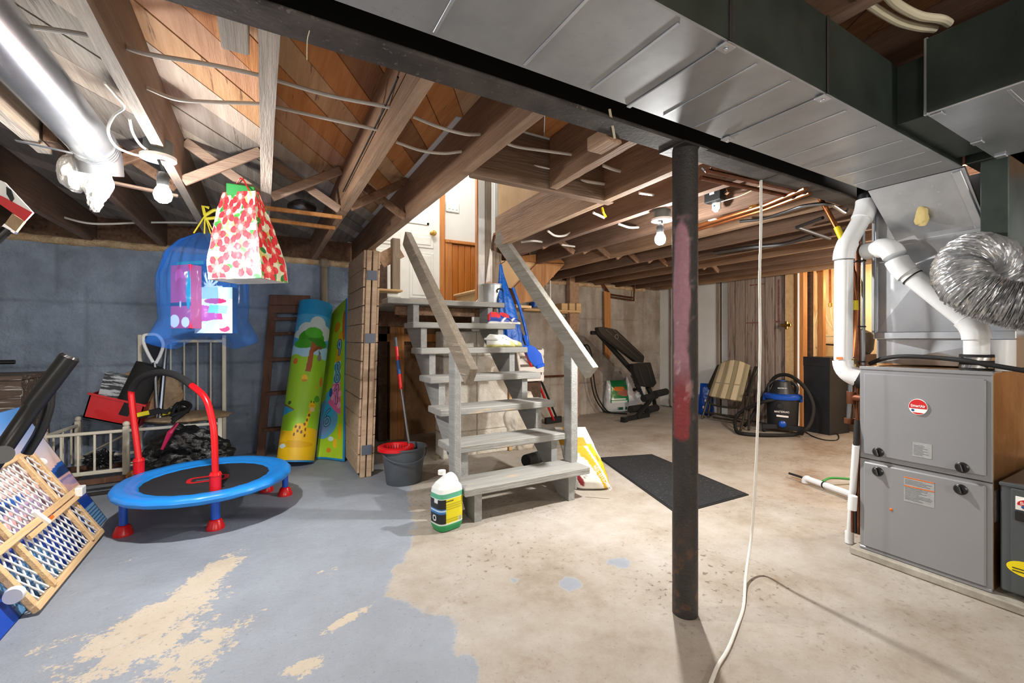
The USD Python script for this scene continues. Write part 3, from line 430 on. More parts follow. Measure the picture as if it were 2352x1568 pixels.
# ---------------------------------------------------------------- canvas picture leaning at the left, and baby gate before it
ca = np.array([-.76, 3.25, 0.]); cv = np.array([-.335, 0, .637]); cv /= np.linalg.norm(cv); cu = np.array([0, -1., 0]); cn = np.cross(cu, cv) * -1
if cn[0] < 0: cn = -cn
def canvas_fn(u, v): return ca + cn * .0 + st(0 * u, 0 * u, 0 * u) + (u * 1.18)[..., None] * cu + (v * .735)[..., None] * cv
m, u, v, bk = solid_sheet(lambda u, v: canvas_fn(u, v), 180, 130, -.03)
w_ = u * 1.18; h_ = v * .735; P_ = Paint(w_, h_, lerp(lin('#e7d3cf'), lin('#5b97dd'), smoothstep(.42, .72, h_ + .02 * np.sin(w_ * 9))))
P_.c = np.where((h_ < .47)[:, None], lerp(lin('#eec7bd'), P_.c * 1.0, smoothstep(.38, .47, h_)[:]), P_.c)
hill = .36 + .035 * np.exp(-((w_ - .02) / .16) ** 2) + .06 * smoothstep(.5, .9, w_) + .008 * meshkit.noise(st(w_ * 25, 0 * w_, 0 * w_)); P_.where((h_ < hill) & (h_ > .325) & ((w_ < .2) | (w_ > .5)), '#1f5fb5'); P_.where((h_ < hill - .02) & (h_ > .325) & ((w_ < .15) | (w_ > .6)), '#163a6e')
wat = h_ < .325; rip = meshkit.fbm(st(w_ * 6, h_ * 40, 0 * w_), 3); wc = lerp(lin('#0f3f9d'), lin('#c8aac6'), smoothstep(.16, .32, h_ + .06 * (rip - .5))); P_.c[wat] = wc[wat]
P_.where(wat & (h_ > .30) & (rip > .45), '#8f86b5'); P_.where(wat & (rip > .62) & (h_ > .2), '#e3b3b0'); P_.where((h_ < .2) & (w_ > .45), '#1648b0')
pl_ = (h_ < .12 - .0 * w_) & (w_ < .16 + h_ * .4); P_.where(pl_, '#6f9cc6'); P_.where(pl_ & (((h_ * 60) % 1) < .16), '#24476f'); P_.where((w_ > .62) & (w_ < 1.0) & (h_ < .16), '#5f8fba'); P_.where((w_ > .62) & (w_ < 1.0) & (h_ < .16) & (((h_ * 55) % 1) < .2), '#1f4570')
P_.where(bk > .5, '#e2ddd2')
M('canvas_picture', 'large canvas print of a blue and pink sunset over water leaning behind the baby gate', 'picture', m, 'print', smooth=True, col=P_.c)
gt = T('baby_gate', 'wooden pressure baby gate with white plastic lattice leaning on the sunset canvas', 'baby gate')
g0 = np.array([-.715, 2.98, .012]); gv = np.array([-.255, 0, .437]); gv /= np.linalg.norm(gv); gu = np.array([0, -1., 0]); gn = np.array([gv[2], 0, -gv[0]])
G = lambda a, b, c=0.: g0 + gu * a + gv * b + gn * c
def gbar(a0, b0, a1, b1, w, d, c=0.): return bar(G(a0, b0, c), G(a1, b1, c), w, d, up=gn)
for a in (.012, .735): gt.add('stile', gbar(a, 0, a, .53, .026, .024), 'gate_wood')
for a in (.155, .60): gt.add('stile', gbar(a, .02, a, .52, .024, .02, .016), 'gate_wood')
for b in (.012, .52): gt.add('rail', gbar(0, b, .75, b, .026, .024, .003), 'gate_wood')
gt.add('slider', gbar(-.05, .255, .85, .255, .028, .014, .035), 'gate_wood', 'sliding wooden bar'); gt.add('slider', gbar(-.02, .225, .55, .225, .022, .014, .035), 'gate_wood')
lat = []
for k in range(-14, 30):
    for sgn in (1, -1):
        x0 = k * .044; pts = [(x0 + sgn * (b - .25) * .62, b) for b in (.03, .505)]
        (xa, ya), (xb, yb) = pts
        tt = sorted([(0.03 - xa) / (xb - xa), (.72 - xa) / (xb - xa)]); lo, hi = max(0, tt[0]), min(1, tt[1])
        if hi - lo < .05: continue
        lat.append(bar(G(xa + (xb - xa) * lo, ya + (yb - ya) * lo, .004 + .003 * sgn), G(xa + (xb - xa) * hi, ya + (yb - ya) * hi, .004 + .003 * sgn), .0075, .003, up=gn, bev=0))
gt.add('lattice', cat(lat), 'white_plastic', 'white plastic diamond lattice', smooth=False, kind='stuff')
gt.add('bumper', lathe([(0, 0), (.026, 0), (.03, .01), (.026, .028), (0, .028)], G(.75, .10, .0), 20, gu), 'white_plastic'); gt.add('bumper', lathe([(0, 0), (.02, 0), (.024, .008), (0, .02)], G(0, .45, 0), 16, -gu), 'white_plastic')
gt.add('latch', cb(*[f(z) for z in ((G(.02, .24, .05)[0], G(.02, .24, .05)[0]), ) for f in (lambda z: z[0] - .015, lambda z: z[1] + .015)], 2.93, 2.99, G(.02, .24, .05)[2] - .02, G(.02, .24, .05)[2] + .025), 'white_plastic'); gt.add('latch', bar(G(.40, .22, .045), G(.43, .30, .045), .022, .016, up=gn), 'white_plastic')
gt.add('sticker', gbar(.335, .232, .375, .232, .014, .002, .0435), 'orange_print'); gt.done()
# black exercise arm at far left
t = T('exercise_machine', 'black tubular arm of an exercise machine sloping up past the sunset canvas', 'exercise machine'); A = lambda x, y, Y=2.2: Yp(x, y, Y)
t.add('arm', tube([(-.95, 1.90, .40), A(-80, 1150, 2.05), A(-14, 1062), A(70, 940), A(120, 868)], .026, 20), 'black_plastic'); t.add('sleeve', tube([A(76, 930), A(160, 820)], .030, 20), 'black_plastic'); t.add('end_cap', tube([A(159, 821), A(163, 816)], [.030, .024], 20), 'chrome', 'bright metal end')
t.add('curved_tube', tube([A(150, 815, 2.27), A(130, 850, 2.27), A(114, 905, 2.27), A(110, 940, 2.27), A(92, 990, 2.27), A(62, 1040, 2.28)], .017, 16, smooth=6), 'black_plastic', 'curved black tube'); t.add('pivot', cyl(A(5, 1044, 2.15), A(5, 1044, 2.24), .030), 'black_plastic'); t.add('base', cb(-1.2, -.86, 1.5, 2.0, 0, .42, .02), 'black_rubber'); t.done()
# box, brush and handle at the left edge
q = Yp(48, 862, 3.78); t = T('storage_box', 'brown distressed wooden box at the left edge above the canvas', 'box'); wood('distressed', '#6a584b', '#4a3c33', 0, c3='#c9c5bf', c3at=.56, c3scale=3)
t.add('side', cb(q[0] - .5, q[0], 3.78, 4.2, .30, q[2] - .03), 'distressed'); t.add('lid', cb(q[0] - .5, q[0] + .008, 3.77, 4.21, q[2] - .028, q[2]), 'distressed'); t.done()
M('box_stand', 'dark stand under the brown distressed box at the left edge', 'stand', cb(q[0] - .48, q[0] - .03, 3.8, 4.18, 0, .30), 'dark_wood')
p = Yp(34, 831, 3.95); t = T('pan', 'black handled pan lying on the brown distressed box', 'pan'); t.add('handle', tube([p, p + [-.06, 0, .0], p + [-.16, 0, .004]], .014, 14), 'black_plastic'); t.add('bowl', lathe([(0, 0), (.09, 0), (.11, .05), (.105, .05), (.085, .006), (0, .006)], (p[0] - .28, 3.95, q[2] + .002), 28), 'steel_grey'); t.add('lever', tube([p + [-.10, 0, .01], p + [-.09, 0, .05], p + [-.07, 0, .09]], .008, 8), 'steel_grey'); t.done()
t = T('paint_brush', 'wide paint brush in a red and white card sleeve hanging at the top left corner', 'paint brush'); B = lambda x, y, o=0.: Yp(x, y, 1.95 + o)
e1 = B(70, 490) - B(5, 410); e1 /= np.linalg.norm(e1)
def bp(pts, t_, o=0.): P3 = [B(x, y, o) for x, y in pts]; ex = np.array([1., 0, 0]); ez = np.array([0, 0, 1.]); o0 = P3[0]; return prism([((p - o0) @ ex, (p - o0) @ ez) for p in P3], t_, o0 + [0, t_, 0], ex, ez)
t.add('card_sleeve', bp([(-30, 400), (10, 418), (75, 487), (55, 508), (-10, 455), (-40, 430)], .012), 'label_white', 'white and red card sleeve'); t.add('card_band', bp([(-35, 432), (8, 452), (74, 488), (56, 508), (-10, 462)], .002, -.003), 'ink_red'); t.add('card_print', bp([(14, 428), (26, 436), (32, 456), (26, 464), (15, 446)], .002, -.003), 'label_black')
t.add('bristles', bp([(28, 490), (55, 508), (36, 532), (10, 515)], .014, .003), 'tan_cloth'); t.add('ferrule', bp([(10, 513), (36, 532), (32, 536), (4, 520)], .016, .001), 'chrome'); t.add('handle', tube([B(18, 526, .008), B(8, 536, .008), B(-20, 562, .008)], .013, 12), 'black_plastic'); t.add('hook', tube([B(-25, 400, .01), B(-26, 330, .01), B(-26, 250, .01)], .002, 6), 'steel_grey'); t.done()
# ---------------------------------------------------------------- white metal bed frame with the things piled on it
BY0, BY1 = 3.92, 4.36; bed = T('bed_frame', 'white metal toddler bed frame with a tall back and tan seat pad', 'bed')
zr = Yp(290, 985, BY0)[2]; xa, xm, xe = Yp(100, 1010, BY0)[0], Yp(290, 985, BY0)[0], Yp(505, 968, BY0)[0]
def rod(a, b, r=.011): return cyl(a, b, r, 10)
for x, y in ((xa, BY0), (xm, BY0), (xa + .05, BY1 - .02)):
    bed.add('post', cat([cb(x - .018, x + .018, y - .018, y + .018, .06, zr + .02), blob((x, y, zr + .035), (.02, .02, .02), 1, 0, 2)]), 'cream_metal')
bed.add('rail', cb(xa, xe, BY0 - .012, BY0 + .012, zr - .02, zr, .004), 'cream_metal'); bed.add('rail', cb(xa, xm, BY0 - .012, BY0 + .012, .10, .125, .004), 'cream_metal'); bed.add('rail', bar((xa, BY0, zr - .01), (xa + .05, BY1, zr - .01), .02, .02), 'cream_metal'); bed.add('rail', bar((xa + .05, BY1 - .02, .14), (xe, BY1 - .02, .14), .02, .02), 'cream_metal')
for k in range(1, 5): x = xa + (xm - xa) * k / 5; bed.add('baluster', rod((x, BY0, .12), (x, BY0, zr - .01), .007), 'cream_metal')
for k in range(1, 4): bed.add('baluster', rod((xa + .05 * k / 4, BY0 + (BY1 - BY0) * k / 4, .12), (xa + .05 * k / 4, BY0 + (BY1 - BY0) * k / 4, zr - .01), .007), 'cream_metal')
for k in range(5): bed.add('slat', bar((xm, BY0 + .03 + .085 * k, .13), (xe, BY0 + .03 + .085 * k, .13), .02, .01), 'cream_metal')
bx0, bx1, bz = Yp(322, 770, BY1)[0], Yp(515, 770, BY1)[0], Yp(440, 783, BY1)[2]
for x in (bx0, bx1): bed.add('back_post', cb(x - .014, x + .014, BY1 - .014, BY1 + .014, .05, bz + .05, .004), 'cream_metal')
bed.add('back_rail', cb(bx0, bx1, BY1 - .012, BY1 + .012, bz - .012, bz + .012, .004), 'cream_metal')
for x_ in (392, 423, 454, 484): x = Yp(x_, 850, BY1)[0]; bed.add('back_bar', rod((x, BY1, .38), (x, BY1, bz), .006), 'cream_metal')
sp = blob(((xm + xe) / 2 + .06, (BY0 + BY1) / 2, zr + .025), ((xe - xm) / 2 - .0, .21, .035), 4, .12, 4); bed.add('seat_pad', sp, 'tan_cloth', 'tan cloth seat pad', smooth=True)
bed.add('brace', bar((xa + .05, BY1, .13), (xm, BY0 + .05, .35), .02, .012), 'cream_metal'); bed.add('side_post', cb(xe - .014, xe + .014, BY0 - .014, BY0 + .014, .03, zr + .03), 'cream_metal'); bed.add('side_post', cb(xm + .3 - .01, xm + .3 + .01, BY1 - .04, BY1 - .02, .03, zr), 'cream_metal'); bed.done()
q = F(225, 1112); t = T('sled', 'brown wooden runner frame on the floor under the white bed frame', 'sled'); t.add('runner', bar((xa - .05, BY0 - .1, .075), (xm + .02, BY0 - .08, .075), .03, .035), 'ladder_wood'); t.add('runner', bar((xa, BY1 - .1, .075), (xm + .02, BY1 - .1, .075), .03, .035), 'ladder_wood'); t.add('curl', tube([(xm + .02, BY0 - .08, .075), (xm + .05, BY0 - .08, .10), (xm + .06, BY0 - .08, .04), (xm + .04, BY0 - .08, 0.012)], .018, 10, smooth=5), 'stud_orange'); t.add('crossbar', bar((xa + .1, BY0 - .12, .045), (xa + .1, BY1 - .08, .045), .03, .02), 'ladder_wood'); t.add('foot_rail', bar((xa, BY0 - .16, .012), (xm + .1, BY0 - .15, .012), .02, .02), 'black_iron'); t.done()
M('crumpled_foil', 'crumpled dark shiny wrapping lying inside the white bed frame', 'wrapping', blob(Yp(232, 1056, BY0 + .12) + [0, 0, .0], (.075, .05, .05), 9, .9, 4, 4, floor=.03), 'black_plastic', smooth=False)
# red bin
rb = [Yp(x, y, 4.02) for x, y in ((207, 903), (332, 930), (308, 992), (190, 958))]; t = T('red_bin', 'red plastic bin tipped over on the white bed frame', 'bin')
ex = rb[1] - rb[0]; Lx = np.linalg.norm(ex); ex /= Lx; ezv = rb[0] - rb[3]; Lz = np.linalg.norm(ezv); ezv /= Lz; ey_ = np.array([0, 1., 0])
def rbox(a0, a1, b0, b1, c0, c1, tp=0): v_ = np.array([rb[3] + ex * (a + (tp if a == a0 else -tp) * (b == b0)) + ezv * b + ey_ * c for a in (a0, a1) for b in (b0, b1) for c in (c0, c1)]); return trimesh.convex.convex_hull(v_)
t.add('front', rbox(0, Lx, 0, Lz, 0, .008), 'red_bin'); t.add('back', rbox(0, Lx, 0, Lz, .25, .258), 'red_bin'); t.add('side', rbox(0, .008, 0, Lz, 0, .25), 'red_bin'); t.add('side', rbox(Lx - .008, Lx, 0, Lz, 0, .25), 'red_bin'); t.add('bottom', rbox(0, Lx, 0, .008, 0, .25), 'red_bin'); t.add('rim', cat([rbox(-.01, Lx + .01, Lz - .01, Lz + .004, -.008, .004)]), 'red_bin'); t.done()
colmat('bark_print', rough=.6, var=.05)
m, u, v = grid(lambda u, v: rb[0] + ex * (.02 + .25 * u[..., None]) + (ezv * np.array(.14))[None] * v[..., None] + ey_ * .06, 60, 40); wv = meshkit.fbm(st(u * 5, v * 26, 0 * u), 4)
m = rbox(.03, .27, Lz * .5, Lz + .15, .06, .2); m = m.subdivide_to_size(.006); wv = meshkit.fbm(st(m.vertices @ ex * 14, m.vertices @ ezv * 110, 0 * m.vertices[:, 0]), 4); M('striped_box', 'box printed with wavy grey wood grain standing in the red bin', 'box', m, 'bark_print', smooth=False, col=lerp(lin('#2d3238'), lin('#b9bec4'), smoothstep(.42, .58, wv)))
M('foam_roller', 'black foam roller leaning out of the red bin', 'roller', cyl(Yp(290, 950, 4.1), Yp(345, 838, 4.1), .085, 32), 'black_foam')
cush = blob(Yp(330, 900, 4.27), (.24, .05, .17), 3, .25, 4); M('tan_cushion', 'tan cushion leaning on the white bed back behind the foam roller', 'cushion', cush, 'tan_cloth', smooth=True)
# lacrosse stick
t = T('lacrosse_stick', 'lacrosse stick with white rimmed head standing on the bed seat', 'lacrosse stick'); S = lambda x, y: Yp(x, y, 4.06)
hp = [S(352, 832), S(342, 815), S(331, 790), S(330, 772), S(340, 768), S(362, 770), S(375, 790), S(368, 815), S(358, 834)]
t.add('head_frame', tube(hp, .011, 10, smooth=6), 'white_plastic', 'white plastic head frame'); t.add('mesh_pocket', prism([((p - hp[0])[0], (p - hp[0])[2]) for p in hp], .01, hp[0] + [0, .02, 0], (1, 0, 0), (0, 0, 1)), 'mesh_black', 'dark mesh pocket'); t.add('shaft', cyl(S(355, 832), S(362, 962), .013, 12), 'steel_grey'); t.done()
M('grey_pole', 'grey metal pole standing beside the lacrosse stick', 'pole', cyl(Yp(381, 790, 4.2), Yp(367, 962, 4.05), .016, 12), 'steel_grey'); M('raffia_bundle', 'frayed straw bundle tied at the top of the grey pole', 'straw', cat([tube([Yp(382, 788, 4.2), Yp(382 + 14 * math.cos(a), 784 + 10 * math.sin(a), 4.2), Yp(382 + 24 * math.cos(a) + 6, 778 + 18 * math.sin(a), 4.18)], .0025, 5) for a in np.linspace(0, 6, 15)] + [blob(Yp(382, 786, 4.2), (.025, .02, .025), 2, .5, 2)]), 'tan_cloth', kind='stuff')
for i, (px, lab) in enumerate((((344, 950), 'yellow and black clamp lying by the foot of the lacrosse stick'), ((395, 948), 'yellow and black strap tool on the tan bed seat'))):
    q = Yp(*px, 3.98 + .1 * i); t = T('hand_tool', lab, 'tool', 'tools on the bed seat'); t.add('body', cat([bar(q + [-.07, 0, -.01], q + [.06, 0, .02], .03, .04), bar(q + [.05, 0, .02], q + [.10, .02, .0], .03, .03)]), 'black_rubber'); t.add('grip', bar(q + [-.08, -.012, -.004], q + [.0, -.012, .012], .028, .03), 'yellow_plastic', 'yellow grip'); t.done()
M('black_straps', 'tangle of black webbing straps on the tan bed seat', 'strap', cat([tube([Yp(375 + 45 * a, 945 + 12 * math.sin(3 * a), 4.02), Yp(400 + 20 * a, 930 + 10 * math.cos(5 * a), 4.05), Yp(430 + 10 * a, 940 - 8 * a, 4.0), Yp(395, 955 + 20 * a, 3.93)], .012, 6, smooth=5) for a in (0, .4, .8)]), 'black_rubber')
# black rubbish bag
bg = blob(np.array([-.44, 3.70, .17]), (.26, .16, .19), 12, .4, 5, 2.2, floor=.004); v_ = bg.vertices; v_[:, 2] *= 1 + .15 * np.exp(-((v_[:, 0] + .50) / .10) ** 2) * (v_[:, 2] > .1); v_ += .007 * (meshkit.fbm(v_ * 22, 2)[:, None] - .5) * np.array([1, 1, .8])
mat('bin_liner', '#0c0d0e', rough=.22, bump=1, bscale=34); t = T('rubbish_bag', 'shiny black rubbish bag with magenta tie behind the trampoline', 'rubbish bag'); t.add('liner', bg, 'bin_liner', smooth=True); t.add('tie', tube([Yp(408, 972, 3.56), Yp(390, 994, 3.52), Yp(372, 1032, 3.52)], [.008, .016, .008], 8), 'magenta_film', 'magenta plastic tie', smooth=False); t.done()
# ---------------------------------------------------------------- staircase
Z = lambda i: .20 + .1857 * i
YF = lambda i: 2.15 + .187 * i
SXL, SXR = .935, 1.788
stt = T('staircase', 'open grey painted wooden staircase rising to the white door', 'staircase')
def stringer(x):
    p = [(YF(0) + .035, 0)]
    for i in range(7): p += [(YF(i) + .035, Z(i) - .04), (YF(i + 1) + .035, Z(i) - .04)]
    p += [(YF(6) + .20, Z(6) - .04), (YF(6) + .20, Z(6) - .24), (YF(0) + .13, 0)]
    return prism(p, .045, (x, 0, 0), (0, 1, 0), (0, 0, 1))
stt.add('stringer', stringer(1.005), 'stair_side'); stt.add('stringer', stringer(1.645), 'stair_side')
for i in range(7):
    x0, x1 = (SXL, SXR) if i < 6 else (.80, SXR); n = 40; d = .235 if i < 6 else .20
    m = cb(x0, x1, YF(i), YF(i) + d, Z(i) - .042, Z(i), .005).subdivide_to_size(.04); v_ = m.vertices; front = v_[:, 1] < YF(i) + .012
    v_[front, 1] += .006 * (meshkit.noise(st(v_[front, 0] * 30, 0 * v_[front, 0] + i, v_[front, 2] * 20)) - .5); stt.add('tread', m, 'stair_paint', smooth=20)
stt.add('newel_post', cb(.925, .968, 2.28, 2.365, 0, .93), 'stair_side'); stt.add('newel_post', cb(1.742, 1.79, 2.285, 2.37, .02, .955), 'stair_side'); stt.add('newel_brace', prism([(0, 0), (.035, 0), (.045, .72), (0, .64)], .03, (1.79, 2.32, .19), (0, 1, 0), (0, 0, 1)), 'stair_side')
rl0, rl1 = np.array([.90, 1.99, .815]), np.array([.895, 3.10, 1.725]); stt.add('handrail', bar(rl0, rl1, .045, .105, up=(0, -1, 1)), 'rail_worn'); rr0, rr1 = np.array([1.725, 2.06, .80]), np.array([1.585, 3.0, 1.80]); stt.add('handrail', bar(rr0, rr1, .045, .105, up=(0, -1, 1)), 'grey_rail')
stt.done()
# ---------------------------------------------------------------- things under and behind the stairs
t = T('block_wall', 'short whitewashed concrete block wall under the landing', 'block wall')
for r in range(5):
    for k in range(2):
        x0 = 1.30 + .31 * k; t.add('block', cb(x0 - .0 + .003, x0 + .307, 3.45, 3.64, .215 * r + .003, .215 * r + .212, .006), 'block_white')
t.add('mortar', cb(1.305, 1.912, 3.456, 3.634, 0, 1.07, 0), 'mortar', 'mortar joints'); t.done()
M('wall_stud', 'pale wooden stud at the end of the short block wall under the landing', 'stud', cb(1.925, 1.965, 3.44, 3.53, 0, 1.27), 'pine'); M('white_board', 'white rounded board standing on the short block wall under the stairs', 'board', prism(Polygon([(0, 0), (.24, 0), (.24, .20), (.2, .27), (.06, .27), (0, .2)]).buffer(.01), .015, (1.60, 3.52, 1.085), (1, 0, 0), (0, 0, 1)), 'white_paint')
mat('sack_paper', '#d8d2c6', '#bdb4a5', rough=.85, scale=5, bump=.8, bscale=20)
q = F(1208, 1036); sk = blob((q[0], q[1] + .12, .26), (.17, .11, .30), 21, .35, 4, 2, floor=.0); M('cement_sack', 'pale paper sack slumped behind the stair stringer', 'sack', sk, 'sack_paper', smooth=True)
p = Yp(1232, 1052, 2.75); p[2] = .05; t = T('hand_brush', 'black bristled brush head lying under the bottom tread', 'brush'); t.add('bristles', cyl(Yp(1208, 1058, 2.72), Yp(1252, 1045, 2.80), .045, 14), 'black_rubber'); t.add('handle', tube([Yp(1248, 1045, 2.8), Yp(1238, 1012, 2.95)], .008, 8), 'pine'); t.done()
wood('stud2', '#b98a5c', '#93643b', 2); t = T('support_stud', 'orange brown double stud against the stained wall left of the stairs', 'stud'); t.add('plank', cb(1.09, 1.165, 4.36, 4.45, 0, 1.26), 'stud2'); t.add('plank', cb(1.168, 1.235, 4.37, 4.45, 0, 1.25), 'stud_orange'); t.add('log_end', cyl(Yp(925, 718, 4.20), Yp(925, 718, 4.355), .045, 8), 'stud2'); t.done()
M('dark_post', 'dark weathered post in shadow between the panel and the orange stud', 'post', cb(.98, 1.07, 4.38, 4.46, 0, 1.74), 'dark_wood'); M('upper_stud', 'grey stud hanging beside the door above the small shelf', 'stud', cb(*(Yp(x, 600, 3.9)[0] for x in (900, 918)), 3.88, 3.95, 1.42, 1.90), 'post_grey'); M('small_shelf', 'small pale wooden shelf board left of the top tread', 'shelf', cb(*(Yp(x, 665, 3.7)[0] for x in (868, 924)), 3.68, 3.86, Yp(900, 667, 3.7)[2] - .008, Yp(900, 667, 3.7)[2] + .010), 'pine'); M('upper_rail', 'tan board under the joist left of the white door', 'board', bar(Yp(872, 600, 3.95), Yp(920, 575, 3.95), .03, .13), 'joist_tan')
M('scrap_board', 'flat grey board lying on the floor beside the mop bucket', 'board', prism([tuple(F(*p)[:2]) for p in ((967, 1040), (1002, 1058), (1043, 1032), (1009, 1013))], .018, (0, 0, 0), (1, 0, 0), (0, 1, 0)), 'post_grey')
# side boards of the winder stair above
t = T('winder_stair', 'underside of the upper winder stair with a beige panel and diagonal stringer board', 'stair'); WY = 3.62
def scr(pts, Y, dpt): P3 = [Yp(x, y, Y) for x, y in pts]; return prism([(p[0], p[2]) for p in P3], dpt, (0, Y + dpt, 0), (1, 0, 0), (0, 0, 1))
t.add('top_board', scr(((1184, 589), (1274, 579), (1297, 604), (1235, 602), (1187, 598)), WY, .25), 'stud_orange'); t.add('panel', scr(((1150, 598), (1240, 602), (1180, 664), (1150, 655)), WY + .03, .02), 'plywood', 'beige panel'); t.add('stringer', scr(((1235, 603), (1297, 606), (1241, 667), (1222, 691), (1188, 698), (1179, 662)), WY, .22), 'stud2'); t.add('cleat', scr(((1186, 700), (1221, 702), (1221, 708), (1186, 706)), WY, .2), 'pine'); t.done()
M('grey_hanger', 'grey weathered board hanging behind the stair post', 'board', scr(((1131, 575), (1152, 583), (1150, 660), (1133, 660)), 3.56, .03), 'post_grey'); M('pointed_board', 'white pointed board standing against the stair post', 'board', scr(((1114, 672), (1131, 672), (1131, 580), (1126, 570)), 3.484, .012), 'white_paint')
# pail, shoes, clogs on the treads
def shoe(o, ang, L=.20, W=.075, H=.10):
    def f(u, v):
        a = v * 2 * np.pi; x = u; w = W / 2 * (.72 + .28 * np.sin(np.pi * np.clip(x * 1.25 - .25, 0, 1))) * np.sqrt(np.clip(1 - (2 * x - 1) ** 8, 0, 1)) + 1e-4; h = H * (np.interp(x, [0, .12, .35, .6, .85, 1], [.75, 1, .95, .6, .45, .25]))
        return st(x * L, w * np.cos(a), np.clip(h * (.5 + .5 * np.sin(a) * 1.25), 0, h))
    m, u, v = grid(f, 40, 33); c, s = math.cos(ang), math.sin(ang); return put(m, o, (c, s, 0), (-s, c, 0), (0, 0, 1)), u, v
def runner(o, ang, lab):
    m, u, v = shoe(o, ang); P_ = Paint(u, m.vertices[:, 2] - o[2], '#1c3f9a'); P_.where(P_.y < .016, '#efece6'); P_.where((P_.y > .05) & (u > .12) & (u < .5), '#d8303a'); P_.where((P_.y > .016) & (np.abs(u - .62 - .5 * (P_.y - .03) * 10) < .05), '#e8e8ee'); P_.where((u > .86) & (P_.y > .016), '#24324f'); P_.where((u < .08) & (P_.y > .03), '#d8303a')
    t = T('running_shoe', lab, 'shoe', 'pair of running shoes'); t.add('upper', m, 'print', smooth=True, col=P_.c); c, s = math.cos(ang), math.sin(ang)
    t.add('laces', cat([bar(np.array(o) + [c * x - s * w, s * x + c * w, .066 - .12 * (x - .075)], np.array(o) + [c * x + s * w, s * x - c * w, .066 - .12 * (x - .075)], .006, .004) for x in (.075, .09, .105) for w in (.016,)]), 'label_white'); t.done()
def clog(o, ang, lab, tint='#e6e6e2'):
    m, u, v = shoe(o, ang, .23, .095, .10); P_ = Paint(u, m.vertices[:, 2] - o[2], tint); P_.where(P_.y < .018, '#c9c27a'); P_.where((u > .78), '#cfc884')
    t = T('clog', lab, 'clog', 'pair of white clogs'); t.add('shell', m, 'print', smooth=True, col=P_.c); c, s = math.cos(ang), math.sin(ang); dots = []
    for x, w, z in ((.125, .03, .062), (.15, .02, .055), (.15, -.02, .055), (.175, .0, .049), (.13, .0, .067), (.16, .044, .03), (.13, .046, .034), (.10, .045, .038)): dots.append(trimesh.creation.icosphere(1, .006).apply_translation(np.array(o) + [c * x - s * w, s * x + c * w, z]))
    t.add('vent_hole', cat(dots), 'black_rubber', kind='stuff'); t.add('heel_strap', tube([np.array(o) + [c * x - s * w, s * x + c * w, .062] for x, w in ((.08, .046), (.02, .045), (-.01, 0), (.02, -.045), (.08, -.046))], .009, 8, smooth=5), 'white_plastic'); t.done()
z5, z4 = Z(5) + .001, Z(4) + .001
runner((1.595, 3.21, z5), math.radians(-20), 'blue and red running shoe on the sixth tread, left of its pair'); runner((1.70, 3.25, z5), math.radians(-22), 'blue and red running shoe at the end of the sixth tread, right of its pair')
clog((1.49, 3.02, z4), math.radians(-12), 'white clog with vent holes on the fifth tread, left of its pair'); clog((1.60, 3.10, z4), math.radians(-14), 'white clog with olive toe on the fifth tread, right of its pair')
pc = Yp(1141, 690, 3.42); pc = np.array([1.735, 3.40, Z(6) + .001]); mat('galv_pail', '#c7c9cb', '#a9acb0', rough=.38, metal=.85, scale=5); t = T('pail', 'small galvanised pail of red scraps on the top tread', 'pail')
t.add('body', lathe([(0, 0), (.075, 0), (.078, .004), (.096, .155), (.10, .158), (.10, .163), (.093, .163), (.074, .008), (0, .008)], pc, 36), 'galv_pail'); t.add('contents', cat([blob(pc + [.05 * math.cos(a) * r, .05 * math.sin(a) * r, .155], (.03, .03, .02), i, .5, 2) for i, (a, r) in enumerate(((0, 1), (1.2, 1), (2.5, 1), (4, 1), (5.2, 1), (0, 0)))]), 'ink_red', kind='stuff'); t.add('contents', blob(pc + [-.05, -.04, .16], (.035, .03, .02), 8, .5, 2), 'tan_cloth')
t.add('handle', tube([pc + [x, -.09 - .01, z] for x, z in ((.0, .085), (-.005, .105), (.018, .12), (.045, .115), (.055, .09), (.06, .075))], .005, 8, smooth=5), 'black_rubber'); t.done()
# blue bag, dustpan, handles, white crate
def drape():
    c = np.array([Yp(*p) for p in ((1150, 607, 3.34), (1153, 640, 3.34), (1160, 685, 3.32), (1168, 730, 3.30), (1176, 775, 3.30), (1180, 800, 3.30))]); w = np.array([.012, .03, .07, .085, .10, .09]); tt = np.linspace(0, 1, 6)
    def f(u, v):
        a = u * 2 * np.pi; ctr = np.stack([np.interp(v, tt, c[:, k]) for k in range(3)], -1); ww = np.interp(v, tt, w); k = 1 + .45 * (meshkit.fbm(st(np.cos(a) * 1.6, np.sin(a) * 1.6, v * 5), 4) - .5) + .12 * np.sin(a * 7 + v * 5)
        return ctr + st(ww * k * np.cos(a), ww * k * .5 * np.sin(a), .02 * np.sin(a * 3) * v)
    return grid(f, 61, 60)[0]
mat('blue_tarp', '#1266c8', '#0d4fa6', rough=.35, scale=9, bump=.8, bscale=24)
t = T('blue_tarp_bag', 'crumpled blue tarp bag hanging from a hook beside the stairs', 'bag'); t.add('body', drape(), 'blue_tarp', smooth=True); t.add('strap', tube([Yp(1178, 660, 3.3), Yp(1195, 710, 3.3), Yp(1208, 760, 3.3), Yp(1213, 790, 3.28), Yp(1210, 812, 3.2)], .014, 8, smooth=6), 'blue_tarp'); t.add('hook', tube([Yp(1160, 600, 3.4), Yp(1150, 606, 3.34)], .003, 6), 'black_iron'); t.done()
